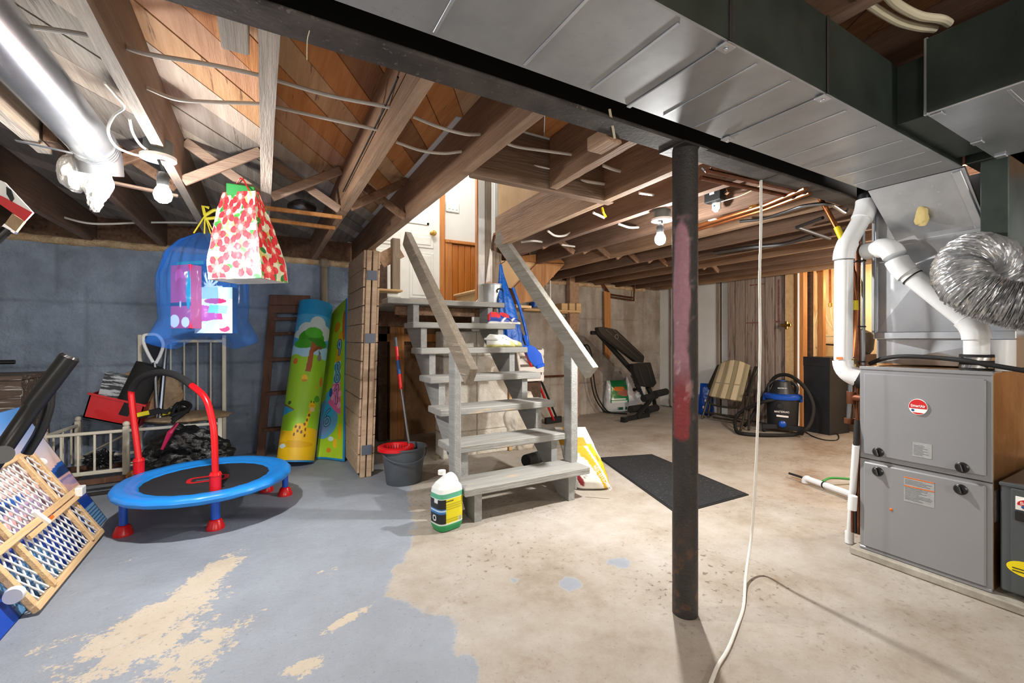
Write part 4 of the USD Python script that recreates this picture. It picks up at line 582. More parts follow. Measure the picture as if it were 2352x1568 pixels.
D_ = lambda x, y, Y=2.98: Yp(x, y, Y); t = T('dustpan', 'bright blue plastic dustpan hanging below the blue tarp bag', 'dustpan'); t.add('pan', scr(((1205, 796), (1212, 790), (1228, 796), (1243, 812), (1249, 838), (1232, 844), (1216, 826)), 2.98, .02), 'blue_plastic'); t.add('lip', bar(D_(1232, 843), D_(1249, 837), .03, .025), 'blue_plastic'); t.add('handle', bar(D_(1212, 794), D_(1204, 770, 3.02), .02, .02), 'blue_plastic'); t.done()
M('white_broom_handle', 'white wooden handle leaning behind the upper treads', 'handle', cyl(Yp(1169, 688, 3.36), Yp(1199, 885, 3.6), .013, 12), 'white_paint'); bt = F(1272, 972); bt[2] = .04
t = T('red_broom', 'broom with a red handle leaning beside the stairs', 'broom'); t.add('handle', cyl(Yp(1188, 765, 3.5), bt, .013, 12), 'red_plastic'); t.add('head', bar(bt + [-.12, 0, .0], bt + [.12, .02, .0], .04, .07), 'black_rubber'); t.done()
M('black_broom_handle', 'black handle leaning beside the red broom handle', 'handle', cyl(Yp(1195, 760, 3.7), F(1284, 972) + [0.02, .06, .03], .012, 12), 'black_rubber')
t = T('white_crate', 'white slatted plastic crate behind the blue dustpan', 'crate'); q0, q1 = Yp(1192, 880, 3.75), Yp(1250, 800, 3.75)
for k in range(4): h = (q1[2] - q0[2]) / 4; t.add('slat', cb(q0[0], q1[0], 3.75, 3.765, q0[2] + h * k + .012, q0[2] + h * (k + 1) - .012), 'white_plastic')
for x in (q0[0], q1[0] - .02): t.add('corner', cb(x, x + .02, 3.76, 3.95, q0[2], q1[2]), 'white_plastic')
t.done(); M('crate_stand', 'dark box under the white slatted crate behind the stairs', 'box', cb(q0[0] + .02, q1[0] - .02, 3.78, 3.95, 0, q0[2]), 'dark_wood')
# salt bag
def bagshape(o, ex, ey, h, w, d, n=60, sag=.3, seed=0):
    ex, ey = np.asarray(ex, float), np.asarray(ey, float); ez = np.array([0, 0, 1.])
    def f(u, v):
        a = u * 2 * np.pi; prof = np.interp(v, [0, .04, .15, .4, .7, .88, .94, 1], [.3, .8, 1, 1, .8, .55, .35, .02]); pw = np.interp(v, [0, .04, .2, .5, .8, 1], [.7, .92, 1, .96, .85, .8])
        ca_, sa = np.cos(a), np.sin(a); ca_ = np.sign(ca_) * np.abs(ca_) ** .6; sa = np.sign(sa) * np.abs(sa) ** .8; k = 1 + .14 * (meshkit.fbm(st(np.cos(a) * 2 + seed, np.sin(a) * 2, v * 5), 4) - .5)
        return np.asarray(o) + (w / 2 * pw * ca_ * k)[..., None] * ex + (d / 2 * prof * sa * k)[..., None] * ey + (h * v)[..., None] * ez
    return grid(f, 2 * n + 1, n)
so = F(1368, 1128); m, u, v = bagshape((1.935, 2.30, .0), (.8695, -.494, 0), (-.494, -.8695, 0), .40, .26, .15, seed=3)
V = m.vertices; k_ = V[:, 2] / .40; V[:, 0] -= .10 * k_; V[:, 1] += .12 * k_; m.vertices = V
xx = np.cos(u * 2 * np.pi); P_ = Paint(xx, v, '#e9e5dc'); band = xx + .9 * (v - .5); P_.where((band > .05) & (band < .38), '#d8a813'); P_.where((band > .55) & (band < .95) & (v < .75), '#e0b41a'); P_.where((v > .72) & (v < .86) & (xx < .4), '#c99412'); P_.ell(-.35, .17, .17, .09, '#8e2430'); P_.where((np.abs(band + .35) < .02) & (v > .2) & (v < .5), '#8f8a84'); P_.where((np.abs(band + .28) < .015) & (v > .25) & (v < .5), '#a09a92'); P_.ell(.7, .52, .06, .05, '#d2702a')
t = T('salt_bag', 'white and yellow printed salt bag leaning on the bottom of the stairs', 'bag'); t.add('bag', m, 'print', smooth=True, col=P_.c)
pa, pb = Yp(1360, 1068, 2.16), Yp(1398, 1122, 2.11); ex = (pb - pa) / np.linalg.norm(pb - pa); nn = -FW; ey = np.cross(nn, ex); t.add('lettering', text('NES-EFFICACES', .02, pa - FW * .03, ex, ey, .003, True, np.linalg.norm(pb - pa)), 'label_white', 'white lettering'); t.done()
# black floor mat
mp = [tuple(F(*p)[:2]) for p in ((1374, 1052), (1497, 1044), (1720, 1137), (1556, 1182))]; mat('mat_rubber', '#17181a', '#24262a', rough=.95, scale=60, bump=1, bscale=160, c3='#5d5d5f', c3at=.6, c3scale=70)
t = T('floor_mat', 'black textured floor mat lying behind the support post', 'floor mat'); t.add('pile', prism(Polygon(mp).buffer(-.012), .009, (0, 0, 0), (1, 0, 0), (0, 1, 0)), 'mat_rubber'); t.add('border', prism(Polygon(mp).difference(Polygon(mp).buffer(-.014)), .006, (0, 0, 0), (1, 0, 0), (0, 1, 0)), 'black_rubber'); t.done()
# washer fluid jug
jo = np.array([.852, 2.205, 0.]); ja = math.radians(14)
def jug_fn(u, v):
    a = u * 2 * np.pi; z = np.interp(v, np.linspace(0, 1, 11), [0, .004, .03, .10, .17, .20, .222, .245, .268, .280, .283]); w = np.interp(v, np.linspace(0, 1, 11), [.02, .052, .059, .06, .06, .059, .056, .045, .024, .019, .0]); d = np.interp(v, np.linspace(0, 1, 11), [.03, .068, .077, .078, .078, .077, .073, .055, .026, .019, .0])
    c, s = np.cos(a), np.sin(a); r = (np.abs(c) ** 4 + np.abs(s) ** 4) ** -.25; x, y = d * r * c, w * r * s; ca_, sa_ = math.cos(ja), math.sin(ja); dent = 0
    return st(jo[0] + x * ca_ - y * sa_, jo[1] + x * sa_ + y * ca_, z)
m, u, v = grid(jug_fn, 161, 120); z = m.vertices[:, 2]; loc = (m.vertices - jo) @ np.array([[math.cos(ja), -math.sin(ja), 0], [math.sin(ja), math.cos(ja), 0], [0, 0, 1]]); lx, ly = loc[:, 0], loc[:, 1]
P_ = Paint(lx, z, '#e2e6e4'); P_.c = np.where((z < .20)[:, None], lerp(lin('#1f8a4e'), lin('#57a585'), smoothstep(0, .2, z)), P_.c); lab = (z > .045) & (z < .172); P_.where(lab, '#16181a'); yel = lab & (ly < 0) & (lx > -.045); P_.where(yel, '#d5ca12'); blk = lab & ~yel
P_.where(yel & ((z * 260) % 1 < .3) & (z < .15) & (np.abs(lx) < .05), '#a39a0c'); P_.where(yel & (z > .158) & (z < .163) & (lx < 0), '#1b1b10'); P_.where(yel & (z < .07) & (lx > .035) & (lx < .058), '#d9d6b8'); P_.where(yel & (z < .068) & (lx > .037) & (lx < .056) & ((lx * 420) % 1 < .5), '#25251c'); P_.where(blk & (z > .10) & (z < .122), '#2b6fae'); P_.where(blk & (z > .108) & (z < .116), '#cfe2ee'); P_.where(blk & (np.hypot(ly * 1.0, z - .073) < .016), '#e4e4e4'); P_.where(blk & (np.hypot(ly, z - .073) < .010), '#151515'); P_.where(blk & (z > .15) & (ly > -.03) & (ly < .0), '#cfd3d2'); P_.where(np.abs(z - .0435) < .002, '#dfe8e2'); P_.where(np.abs(z - .1735) < .002, '#dfe8e2')
t = T('washer_fluid_jug', 'white jug of green washer fluid with a yellow label on the floor before the stairs', 'jug'); t.add('body', m, 'print_gloss', smooth=True, col=P_.c); t.add('cap', lathe([(0, 0), (.021, 0), (.021, .02), (0, .021)], jo + [-.02, .02, .281], 24), 'white_plastic'); ca_, sa_ = math.cos(ja), math.sin(ja)
t.add('handle', tube([jo + [ca_ * x, sa_ * x, z] for x, z in ((-.0, .272), (.03, .272), (.058, .24), (.07, .20))], [.014, .016, .014, .01], 12, smooth=5), 'white_plastic'); t.done()
# mop bucket
bo = np.array([.862, 3.06, 0.]); t = T('mop_bucket', 'dark grey oval mop bucket with a red wringer', 'bucket'); hx = .155
t.add('bucket', lathe([(0, 0), (.118, 0), (.122, .01), (.150, .235), (.158, .24), (.158, .252), (.146, .25), (.115, .012), (0, .012)], bo, 44, sx=1.0, sy=.86), 'grey_plastic'); t.add('handle', tube([bo + [.158 * math.cos(a), -.135 * math.sin(a) - .004, .235 - .075 * math.sin(a)] for a in np.linspace(0, math.pi, 15)], .005, 8), 'grey_plastic')
w_ = bo + [-.055, .0, .0]; t.add('wringer', lathe([(.125, .236), (.125, .258), (.10, .266), (.085, .262), (.07, .16), (.05, .15), (.05, .158), (.066, .168), (.08, .25), (.10, .255), (.115, .25), (.117, .236)], w_, 40), 'red_plastic', 'red wringer basket')
t.add('wringer_grid', cat([bar(w_ + [.058 * math.cos(a), .058 * math.sin(a), .17], w_ + [.082 * math.cos(a), .082 * math.sin(a), .252], .005, .004) for a in np.linspace(0, 2 * math.pi, 26)[:-1]]), 'black_rubber', kind='stuff'); t.done()
ma, mb_ = Yp(937, 1043, 3.02), Yp(908, 775, 3.16); t = T('mop', 'mop with a red and grey handle standing in the grey bucket', 'mop'); L_ = lambda k: ma + (mb_ - ma) * k
t.add('pole', cyl(bo + [.06, 0, .09], L_(.62), .009, 12), 'steel_grey'); t.add('upper_pole', cyl(L_(.55), L_(.93), .0125, 14), 'red_plastic', 'red upper handle'); t.add('sleeve', cyl(L_(.68), L_(.80), .0135, 14), 'ink_blue'); t.add('grip', cyl(L_(.92), L_(1.0), .013, 14), 'grey_plastic'); t.add('mop_head', blob(bo + [.06, .0, .07], (.05, .05, .045), 5, .5, 3, floor=.016), 'label_white'); t.done()
# ---------------------------------------------------------------- ladder, play mats, panel screen
t = T('step_ladder', 'old brown wooden ladder leaning on the blue wall beside the rolled mat', 'ladder'); A_, B_ = np.array([-.02, 4.30, 0]), Yp(627, 695, 4.45); A2, B2_ = np.array([.36, 4.30, 0.]), Yp(704, 695, 4.45)
for a, b in ((A_, B_), (A2, B2_)): t.add('rail', bar(a, b, .035, .065, up=(1, 0, 0)), 'ladder_wood')
for k in (.17, .40, .62, .79, .89): t.add('rung', bar(A_ + (B_ - A_) * k, A2 + (B2_ - A2) * k, .07, .028), 'ladder_wood')
t.add('top_board', bar(B_ + [-.03, 0, .02], B2_ + [.03, 0, .02], .10, .09), 'ladder_wood'); t.add('front_board', bar(A_ + (B_ - A_) * .955 + [0, -.02, 0], A2 + (B2_ - A2) * .955 + [0, -.02, 0], .02, .07), 'ladder_wood'); t.done()
r0, r1 = np.array([.225, 3.93, 0.]), Yp(726, 703, 4.28); ax = r1 - r0; RL = np.linalg.norm(ax); ax /= RL; vw = EYE - (r0 + r1) / 2; fr = vw - ax * (vw @ ax); fr /= np.linalg.norm(fr); sd = np.cross(fr, ax) * -1
if sd @ RT < 0: sd = -sd
RR = .138
def roll_fn(u, v):
    a = (u - .5) * 2 * np.pi; return r0 + (RL * v)[..., None] * ax + (RR * np.sin(a))[..., None] * sd + (RR * np.cos(a))[..., None] * fr + np.array([0, 0, .012])
m, u, v = grid(roll_fn, 200, 330); a = (u - .5) * 2 * np.pi; xx = np.where(np.abs(a) < np.pi / 2, np.sin(a), 2 * np.sign(a)); P_ = Paint(xx, v, '#9fd22b')
P_.c = lerp(lin('#a6d838'), lin('#8fcb1c'), meshkit.fbm(st(xx * 2, v * 5, 0 * v), 3)); P_.where(v < .185 + .01 * np.sin(xx * 3), '#f3c313'); P_.ell(-.2, .10, 1.0, .02, '#e2ad10')
P_.where(v > .63 + .01 * np.sin(xx * 6), '#a8d6ee'); P_.where(v > .70, '#4aa7d8'); 
for x, y, rx, ry in ((.25, .84, .45, .05), (-.35, .80, .45, .045), (.75, .80, .3, .04), (0, .77, 1.0, .045)): P_.ell(x, y, rx, ry, '#c6d6d6')
P_.where((v > .90), '#1b8fc7'); 
for x, y, rx, ry, c in ((0, .745, .72, .055, '#3a9a1c'), (.3, .715, .6, .035, '#2f8414'), (-.4, .705, .5, .03, '#44a626'), (.1, .78, .5, .035, '#4db22a')): P_.ell(x, y, rx, ry, c)
P_.poly(((-.12, .53), (.20, .53), (.22, .66), (.34, .70), (.05, .72), (-.02, .66)), '#a4562c'); P_.line(((.18, .66), (.45, .69), (.62, .69)), .012, '#8a4a26'); P_.line(((.48, .69), (.52, .655), (.60, .645)), .012, '#6b6058'); P_.ell(.56, .625, .12, .022, '#8d837a')
for dx, y in ((.62, .08), ): pass
P_.ell(.0, .185, .36, .035, '#f6c61a'); P_.poly(((.15, .19), (.36, .19), (.50, .30), (.40, .31)), '#f6c61a'); P_.ell(.50, .325, .16, .022, '#f6c61a'); P_.ell(.53, .305, .13, .014, '#e9c99a'); P_.ell(.42, .350, .03, .007, '#3a2c1a'); P_.ell(.57, .350, .03, .007, '#3a2c1a'); P_.ell(.47, .328, .018, .003, '#2a1c10'); P_.ell(.58, .328, .018, .003, '#2a1c10')
for x in (-.27, -.14, .20, .30): P_.poly(((x - .04, .12), (x + .04, .12), (x + .05, .19), (x - .05, .19)), '#f2bd17')
for x, y in ((-.22, .20), (-.02, .195), (.1, .17), (.22, .215), (.32, .24), (.40, .27), (-.27, .155), (.30, .15), (-.1, .175), (.30, .185)): P_.ell(x, y, .055, .010, '#7a4a1e')
P_.poly(((-1, .33), (-.45, .295), (-1, .265)), '#35aee6'); P_.poly(((-1, .338), (-.44, .302), (-.44, .294), (-1, .328)), '#8a6a3a'); P_.ell(-.72, .34, .09, .012, '#54602a'); P_.ell(-.1, .49, .16, .022, '#f6c92a'); P_.ell(-.1, .475, .16, .008, '#d59a1e'); P_.ell(.62, .44, .04, .007, '#f0982a'); P_.ell(-.72, .595, .12, .02, '#d5702a'); P_.ell(-.78, .09, .16, .012, '#d3ecef'); P_.ell(.83, .48, .08, .03, '#d97a2a'); P_.ell(.72, .37, .15, .02, '#4fa62a')
P_.where(v < .012, '#1b7fbd'); P_.where(np.abs(a) > 1.75, '#4f8f1e')
t = T('play_mat_roll', 'rolled play mat printed with a giraffe and a tree leaning on the wall', 'play mat'); t.add('roll', m, 'print', smooth=True, col=P_.c); t.add('roll_end', lathe([(0, 0), (RR - .001, 0), (RR - .001, .004), (0, .004)], r0 + ax * (RL - .006) + [0, 0, .012], 40, ax), 'blue_plastic'); t.add('roll_end', lathe([(0, 0), (RR - .001, 0), (RR - .001, .004), (0, .004)], r0 + [0, 0, .012], 40, ax), 'blue_plastic'); t.done()
BL, BR, TR, TL = np.array([.385, 3.99, .004]), np.array([.576, 3.79, .004]), Yp(797, 684, 4.12), Yp(757, 735, 4.42)
def mat2_fn(u, v): p = lambda q: np.asarray(q)[None, None]; U, W = u[..., None], v[..., None]; return BL * (1 - U) * (1 - W) + BR * U * (1 - W) + TR * U * W + TL * (1 - U) * W + np.array([-.02, .05, 0]) * np.sin(np.pi * U)
m, u, v, bk = solid_sheet(mat2_fn, 150, 450, .008); P_ = Paint(u, v, '#a9d42c'); P_.c = lerp(lin('#b4dc34'), lin('#93c71c'), meshkit.fbm(st(u * 2, v * 5, 0 * v), 3))
P_.ell(.28, .255, .52, .13, '#5aa9dc'); P_.ell(.28, .255, .52, .13, '#62a6d8'); P_.ell(.45, .30, .2, .05, '#35b5ea'); P_.ell(.25, .20, .25, .05, '#7d9ad2'); P_.poly(((.42, .355), (.58, .47), (.84, .47), (.88, .27), (.74, .29)), '#ec6fae')
for x, y in ((.62, .44), (.60, .385), (.78, .45), (.83, .40), (.72, .36), (.82, .33), (.73, .41)): P_.ell(x, y, .06, .02, '#f7a9d2')
P_.poly(((.60, .47), (.84, .47), (.84, .61), (.62, .61)), '#a5daf2'); P_.ell(.66, .50, .06, .02, '#3cb2e8'); P_.ell(.66, .58, .06, .02, '#3cb2e8'); P_.poly(((.62, .61), (.84, .61), (.86, .80), (.74, .80)), '#e3b21a'); P_.ell(.66, .85, .12, .035, '#e09a22'); P_.ell(.92, .83, .06, .10, '#c9641e'); P_.ell(.40, .40, .14, .035, '#52bdea'); P_.ell(.52, .42, .07, .03, '#2c59b8')
def digit(ch, x, y, w, h):
    k = {'6': [(.9, 1), (.4, .8), (.1, .45), (.15, .1), (.5, 0), (.9, .12), (.95, .38), (.6, .52), (.15, .35)], '7': [(.1, .78), (.55, 1), (.62, .98), (.45, 0)], '8': [(.5, .52), (.15, .72), (.3, 1), (.7, 1), (.85, .72), (.5, .52), (.1, .28), (.25, 0), (.75, 0), (.9, .28), (.5, .52)], '9': [(.8, .6), (.4, .5), (.15, .75), (.45, 1), (.8, .9), (.8, .5), (.55, 0)]}[ch]
    pts = [(x + w * (a - .5), y + h * (b - .5)) for a, b in k]; pts = pts if ch == '7' else [tuple(p) for p in spline(pts, 6)]
    for wd, c in ((.030, '#203a6a'), (.016, '#7fb7dc' if ch != '7' else '#ea86b8')):
        for (x0, y0), (x1, y1) in zip(pts[:-1], pts[1:]):
            dx, dy = x1 - x0, (y1 - y0) * 4; t_ = np.clip(((P_.x - x0) * dx + (P_.y - y0) * 4 * dy) / (dx * dx + dy * dy + 1e-9), 0, 1); P_.c[np.hypot(P_.x - x0 - t_ * dx, (P_.y - y0) * 4 - t_ * dy) < wd * 1.4] = lin(c)
digit('6', .40, .26, .26, .10); digit('7', .74, .40, .18, .11); digit('8', .74, .54, .15, .11); digit('9', .77, .70, .13, .09)
P_.ell(.86, .17, .045, .05, '#e7b21c'); P_.ell(.74, .10, .06, .028, '#f0c52c'); P_.ell(.55, .055, .08, .015, '#dd8a2a'); P_.ell(.60, .125, .09, .014, '#cfe9ef'); P_.where((u > .955) | (v < .012) | (bk > .5), '#1b86c6')
M('play_mat', 'yellow green play mat printed with numbers 6 7 8 9 beside the rolled mat', 'play mat', m, 'print', smooth=True, col=P_.c)
t = T('folding_screen', 'pale wooden plank panel of two hinged leaves standing beside the play mats', 'folding panel'); sh = .03
def lean(m): m = m.copy(); v_ = m.vertices.copy(); v_[:, 0] += sh * v_[:, 2]; m.vertices = v_; return m
zt = 1.655; n = 12
for i, (x0, sgn) in enumerate(((.607, -1), (.652, 1))):
    for y in (3.29, 3.90): t.add('stile', lean(cb(x0, x0 + .036, y, y + .045, 0 if y < 3.5 else .0, zt)), 'crate_wood')
    for k in range(n): z0 = .03 + (zt - .03) * k / n; xx = x0 - .019 if sgn < 0 else x0 + .037; t.add('plank', lean(cb(xx, xx + .018, 3.30, 3.96, z0 + .003, z0 + (zt - .03) / n - .003 + .004 * rng.random())), 'crate_wood')
for z in (1.47, 1.01, .20): t.add('hinge', lean(cb(.612, .684, 3.284, 3.289, z - .035, z + .035, .001)), 'navy_tape', 'dark blue hinge plate')
t.done(); 
q = Yp(745, 640, 4.45); M('wall_pipe', 'grey green pipe running up the blue wall beside the folding panel', 'pipe', cat([cyl((q[0], 4.47, .0), (q[0], 4.47, 1.70), .03, 14), blob((q[0], 4.46, 1.72), (.045, .045, .05), 3, .3, 2)]), 'post_grey')
# ---------------------------------------------------------------- sheet metal ducts
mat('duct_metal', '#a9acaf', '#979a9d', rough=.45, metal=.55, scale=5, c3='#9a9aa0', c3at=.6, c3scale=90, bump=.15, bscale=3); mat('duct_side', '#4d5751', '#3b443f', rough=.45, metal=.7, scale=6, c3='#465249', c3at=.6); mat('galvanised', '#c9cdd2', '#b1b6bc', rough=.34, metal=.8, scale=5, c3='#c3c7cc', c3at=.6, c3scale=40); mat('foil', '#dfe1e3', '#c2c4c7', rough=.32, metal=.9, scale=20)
Y0, Y1, ZD, ZT = .645, .972, 1.702, 1.925
dk = T('main_duct', 'rectangular grey sheet metal main duct running beside the steel beam', 'duct')
secs = [(-1.5, .955), (.955, 1.40), (1.40, 2.475)]
for a, b in secs: dk.add('duct_section', cb(a + .001, b - .001, Y0, Y1, ZD, ZT, .003), 'duct_metal')
for x in (.955, 1.40): dk.add('joint_cleat', cb(x - .008, x + .008, Y0 - .004, Y1 + .002, ZD - .005, ZD - .0005, .002), 'duct_metal'); dk.add('joint_cleat', cb(x - .006, x + .006, Y0 - .007, Y0 - .0025, ZD, ZT), 'black_iron', 'dark side joint')
for x in (-.9, -.5, -.2, .10, .34, .58, .80, 1.09, 1.24, 1.55, 1.75, 1.95, 2.15, 2.32): dk.add('stiffener_bead', cb(x - .004, x + .004, Y0 + .015, Y1 - .015, ZD - .0025, ZD, .002), 'galvanised')
for x, y in ((.957, Y0 + .01), (1.402, Y0 + .01), (1.402, Y1 - .02)): dk.add('tab', cat([cb(x - .02, x + .02, y - .015, y + .015, ZD - .010, ZD - .004, .002), blob((x, y, ZD - .012), (.006, .006, .004), 1, 0, 1)]), 'galvanised')
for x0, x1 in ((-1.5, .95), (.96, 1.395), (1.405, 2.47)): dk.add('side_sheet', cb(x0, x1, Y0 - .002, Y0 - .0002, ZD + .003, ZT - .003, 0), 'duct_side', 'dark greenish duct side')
dk.done()
d2 = T('branch_duct', 'galvanised branch duct running off to the right of the main duct', 'duct')
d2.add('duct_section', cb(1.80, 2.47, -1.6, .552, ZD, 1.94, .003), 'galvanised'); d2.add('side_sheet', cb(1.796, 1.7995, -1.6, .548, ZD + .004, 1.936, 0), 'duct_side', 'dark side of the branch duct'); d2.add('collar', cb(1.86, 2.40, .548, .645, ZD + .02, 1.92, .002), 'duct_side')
for y in (.38, .2, .03, -.15, -.4): d2.add('stiffener_bead', cb(1.82, 2.45, y - .004, y + .004, ZD - .0025, ZD, .002), 'galvanised')
for x, y in ((1.82, .53), (2.44, .53), (2.2, .535)): d2.add('tab', cb(x - .015, x + .02, y - .015, y + .015, ZD - .007, ZD, .002), 'galvanised')
d2.add('corner_strip', cb(1.796, 1.806, .545, .556, ZD - .002, 1.942, .002), 'galvanised'); d2.done()
# plenum and sloped transition above the furnace
mat('tuft', '#dcc88a', '#c9b06c', rough=.9)
pl = T('plenum', 'shiny galvanised plenum with crossed creases above the furnace', 'plenum'); PX = 2.62
pl.add('sloped_plate', trimesh.convex.convex_hull(np.array([(2.478, .966, 1.70), (2.478, .64, 1.70), (PX, .905, 1.455), (PX, .605, 1.462), (2.49, .966, 1.71), (2.49, .64, 1.71), (PX + .01, .905, 1.465), (PX + .01, .605, 1.47)])), 'galvanised', 'sloped transition plate')
pl.add('plate_rib', bar((2.478, .665, 1.692), (PX - .004, .625, 1.458), .03, .006, up=(1, 0, 1)), 'galvanised'); pl.add('plate_lip', bar((PX - .01, .91, 1.452), (PX - .01, .60, 1.460), .012, .02), 'galvanised')
def crease(y0, y1, z0, z1, x, dpt): 
    c = (x - dpt, (y0 + y1) / 2, (z0 + z1) / 2); p = [(x, y0, z0), (x, y1, z0), (x, y1, z1), (x, y0, z1)]; V = np.array(p + [c] + [(x + .55, a, b) for _, a, b in p]); return trimesh.Trimesh(V, np.array([(0, 1, 4), (1, 2, 4), (2, 3, 4), (3, 0, 4), (0, 5, 1), (1, 5, 6), (1, 6, 2), (2, 6, 7), (2, 7, 3), (3, 7, 8), (3, 8, 0), (0, 8, 5), (5, 7, 6), (5, 8, 7)]), process=False)
def fx(m): m.fix_normals(); return m
pl.add('upper_box', fx(crease(.53, .99, 1.035, 1.70, PX, .022)), 'galvanised', smooth=False); pl.add('lower_box', fx(crease(.535, .985, .885, 1.005, PX, .016)), 'galvanised', smooth=False); pl.add('band', cb(PX - .012, PX + .5, .525, .995, 1.003, 1.037, .003), 'galvanised'); pl.add('corner_flange', cb(PX - .012, PX + .01, .985, 1.002, 1.03, 1.70, .002), 'galvanised')
pl.add('side_box', cb(2.482, 3.1, .522, .640, 1.712, 1.93, .003), 'duct_side'); pl.add('side_box', cb(2.50, 3.1, .522, .600, 1.28, 1.93, .003), 'duct_side', 'dark box beside the sloped plate'); q = Xp(2118, 497, 2.545); pl.add('insulation_tuft', blob(q + [0, 0, 0], (.014, .026, .045), 5, .35, 3, 1.6), 'tuft', 'yellow foam tuft stuck in the plate'); pl.done()
# foil flex duct
fp = spline([Xp(2300, 620, 2.62), Xp(2272, 590, 2.52), Xp(2232, 588, 2.42), Xp(2205, 622, 2.36), Xp(2228, 665, 2.33), Xp(2290, 692, 2.34), Xp(2360, 706, 2.36), Xp(2440, 720, 2.38)], 14)
def flex(p, r, sides=40):
    n = len(p); m = tube(p, r, sides, cap=False); v_ = m.vertices.reshape(n, sides, 3); ctr = p[:, None]; d_ = v_ - ctr; i, j = np.meshgrid(np.arange(n), np.arange(sides), indexing='ij'); k = 1 + .05 * np.sin(i * 2.4) + .10 * (meshkit.noise(st(i * .9, j * .55, 0 * i)) - .5) + .08 * (meshkit.noise(st(i * 2.1, j * 1.3, 0 * i + 5)) - .5); m.vertices = (ctr + d_ * k[..., None]).reshape(-1, 3); return m
t = T('flex_duct', 'crumpled silver foil flexible duct bending out of the plenum', 'duct'); t.add('foil_tube', flex(spline(fp, 3), .082), 'foil', smooth=False); t.add('collar', lathe([(.085, 0), (.092, 0), (.092, .06), (.085, .06)], Xp(2310, 640, 2.60), 32, (-1, 0, 0)), 'galvanised'); t.done()
# ---------------------------------------------------------------- furnace
FX, fy0, fy1, fz0, fz1 = 2.42, .546, .973, .036, .876
mat('furnace_grey', '#8f9093', '#888a8d', rough=.38, metal=.25, scale=2); mat('unit_grey', '#51575a', '#4a5053', rough=.4, metal=.2, scale=2); mat('side_metal', '#b08a5c', '#94683a', rough=.32, metal=.75, scale=6, bump=.4, bscale=5); mat('label_grey', '#9fa1a2', '#939596', rough=.5, scale=60)
rp = T('return_plenum', 'galvanised return duct box at the right edge above the smaller grey unit', 'duct'); rp.add('box', cb(2.80, 3.3, -.3, .50, 1.02, 1.70, .004), 'galvanised'); rp.add('flange', cb(2.785, 2.80, -.3, .505, 1.02, 1.05, .002), 'galvanised'); rp.add('neck', cb(2.85, 3.2, -.25, .47, .466, 1.02, .003), 'side_metal', 'copper toned lower neck'); rp.done()
M('equipment_pad', 'low concrete pad under the furnace and the smaller grey unit', 'concrete pad', (lambda m: trimesh.Trimesh(m.vertices + .006 * (meshkit.fbm(m.vertices * 14, 3)[:, None] - .5) * [1, 1, 0], m.faces, process=False))(cb(2.385, 3.35, -.6, 1.005, 0, .035, .006).subdivide_to_size(.04)), 'mortar', smooth=True)
fu = T('furnace', 'tall grey gas furnace with two door panels and a red oval badge', 'furnace'); fu.add('cabinet', cb(FX + .004, 3.15, fy0, fy1, fz0, fz1, .004), 'side_metal')
fu.add('front_frame', cat([cb(FX - .006, FX + .006, fy0, fy1, fz0, fz1, .003)]), 'furnace_grey')
for z0, z1, nm in ((.475, .848, 'upper'), (.052, .440, 'lower')): fu.add('door_panel', cat([cb(FX - .016, FX - .004, fy0 + .016, fy1 - .018, z0, z1, .009)]), 'furnace_grey', f'{nm} door panel')
fu.add('seam', cb(FX - .008, FX - .004, fy0, fy1, .452, .456, 0), 'label_black'); fu.add('top_lip', cb(FX - .010, FX + .02, fy0 - .001, fy1 + .001, .862, fz1 + .002, .003), 'furnace_grey'); fu.add('bottom_lip', cb(FX - .012, FX + .01, fy0, fy1, fz0, .050, .003), 'furnace_grey')
EX, EZ = np.array([0, -1., 0]), np.array([0, 0, 1.])      # reading direction on the furnace front
for y, z in ((.899, .495), (.627, .495), (.900, .408), (.631, .407)):
    i = fu.add('latch_knob', lathe([(0, 0), (.021, 0), (.021, .004), (.017, .008), (0, .008)], (FX - .016, y, z), 24, (-1, 0, 0)), 'black_plastic', 'black twist latch'); fu.add('knob_grip', bar((FX - .030, y + .004, z + .016), (FX - .030, y - .004, z - .016), .009, .014, up=(1, 0, 0)), 'black_plastic', parent=i)
def oval(ry, rz, n=48): return Polygon([(ry * math.cos(a), rz * math.sin(a)) for a in np.linspace(0, 2 * np.pi, n, endpoint=False)])
def badge(thing, o, ry, rz, lift):
    i = thing.add('badge', prism(oval(ry, rz), .005, o + np.array([-lift, 0, 0]) * 0 + [0, 0, 0], EX, EZ), 'label_white', 'white rimmed oval badge')
    thing.add('badge_red', prism(oval(ry * .95, rz * .93).intersection(Polygon([(-1, -.2 * rz), (1, -.2 * rz), (1, 1), (-1, 1)])), .0012, o + [-.005, 0, 0], EX, EZ), 'ink_red', parent=i)
    thing.add('badge_red', prism(oval(ry * .95, rz * .93).intersection(Polygon([(-1, -.72 * rz), (1, -.72 * rz), (1, -1), (-1, -1)])), .0012, o + [-.005, 0, 0], EX, EZ), 'ink_red', parent=i)
    thing.add('lettering', text('SmartAir', .0105, o + [-.0062, ry * .78, -.001], EX, EZ, .0008, True, ry * 1.56), 'label_white', 'white lettering', parent=i); thing.add('badge_mark', prism(oval(.005, .005), .001, o + [-.005, ry * .55, -.45 * rz], EX, EZ), 'ink_blue', parent=i)
badge(fu, np.array([FX - .016, .760, .717]), .0305, .036 * .93, .002)
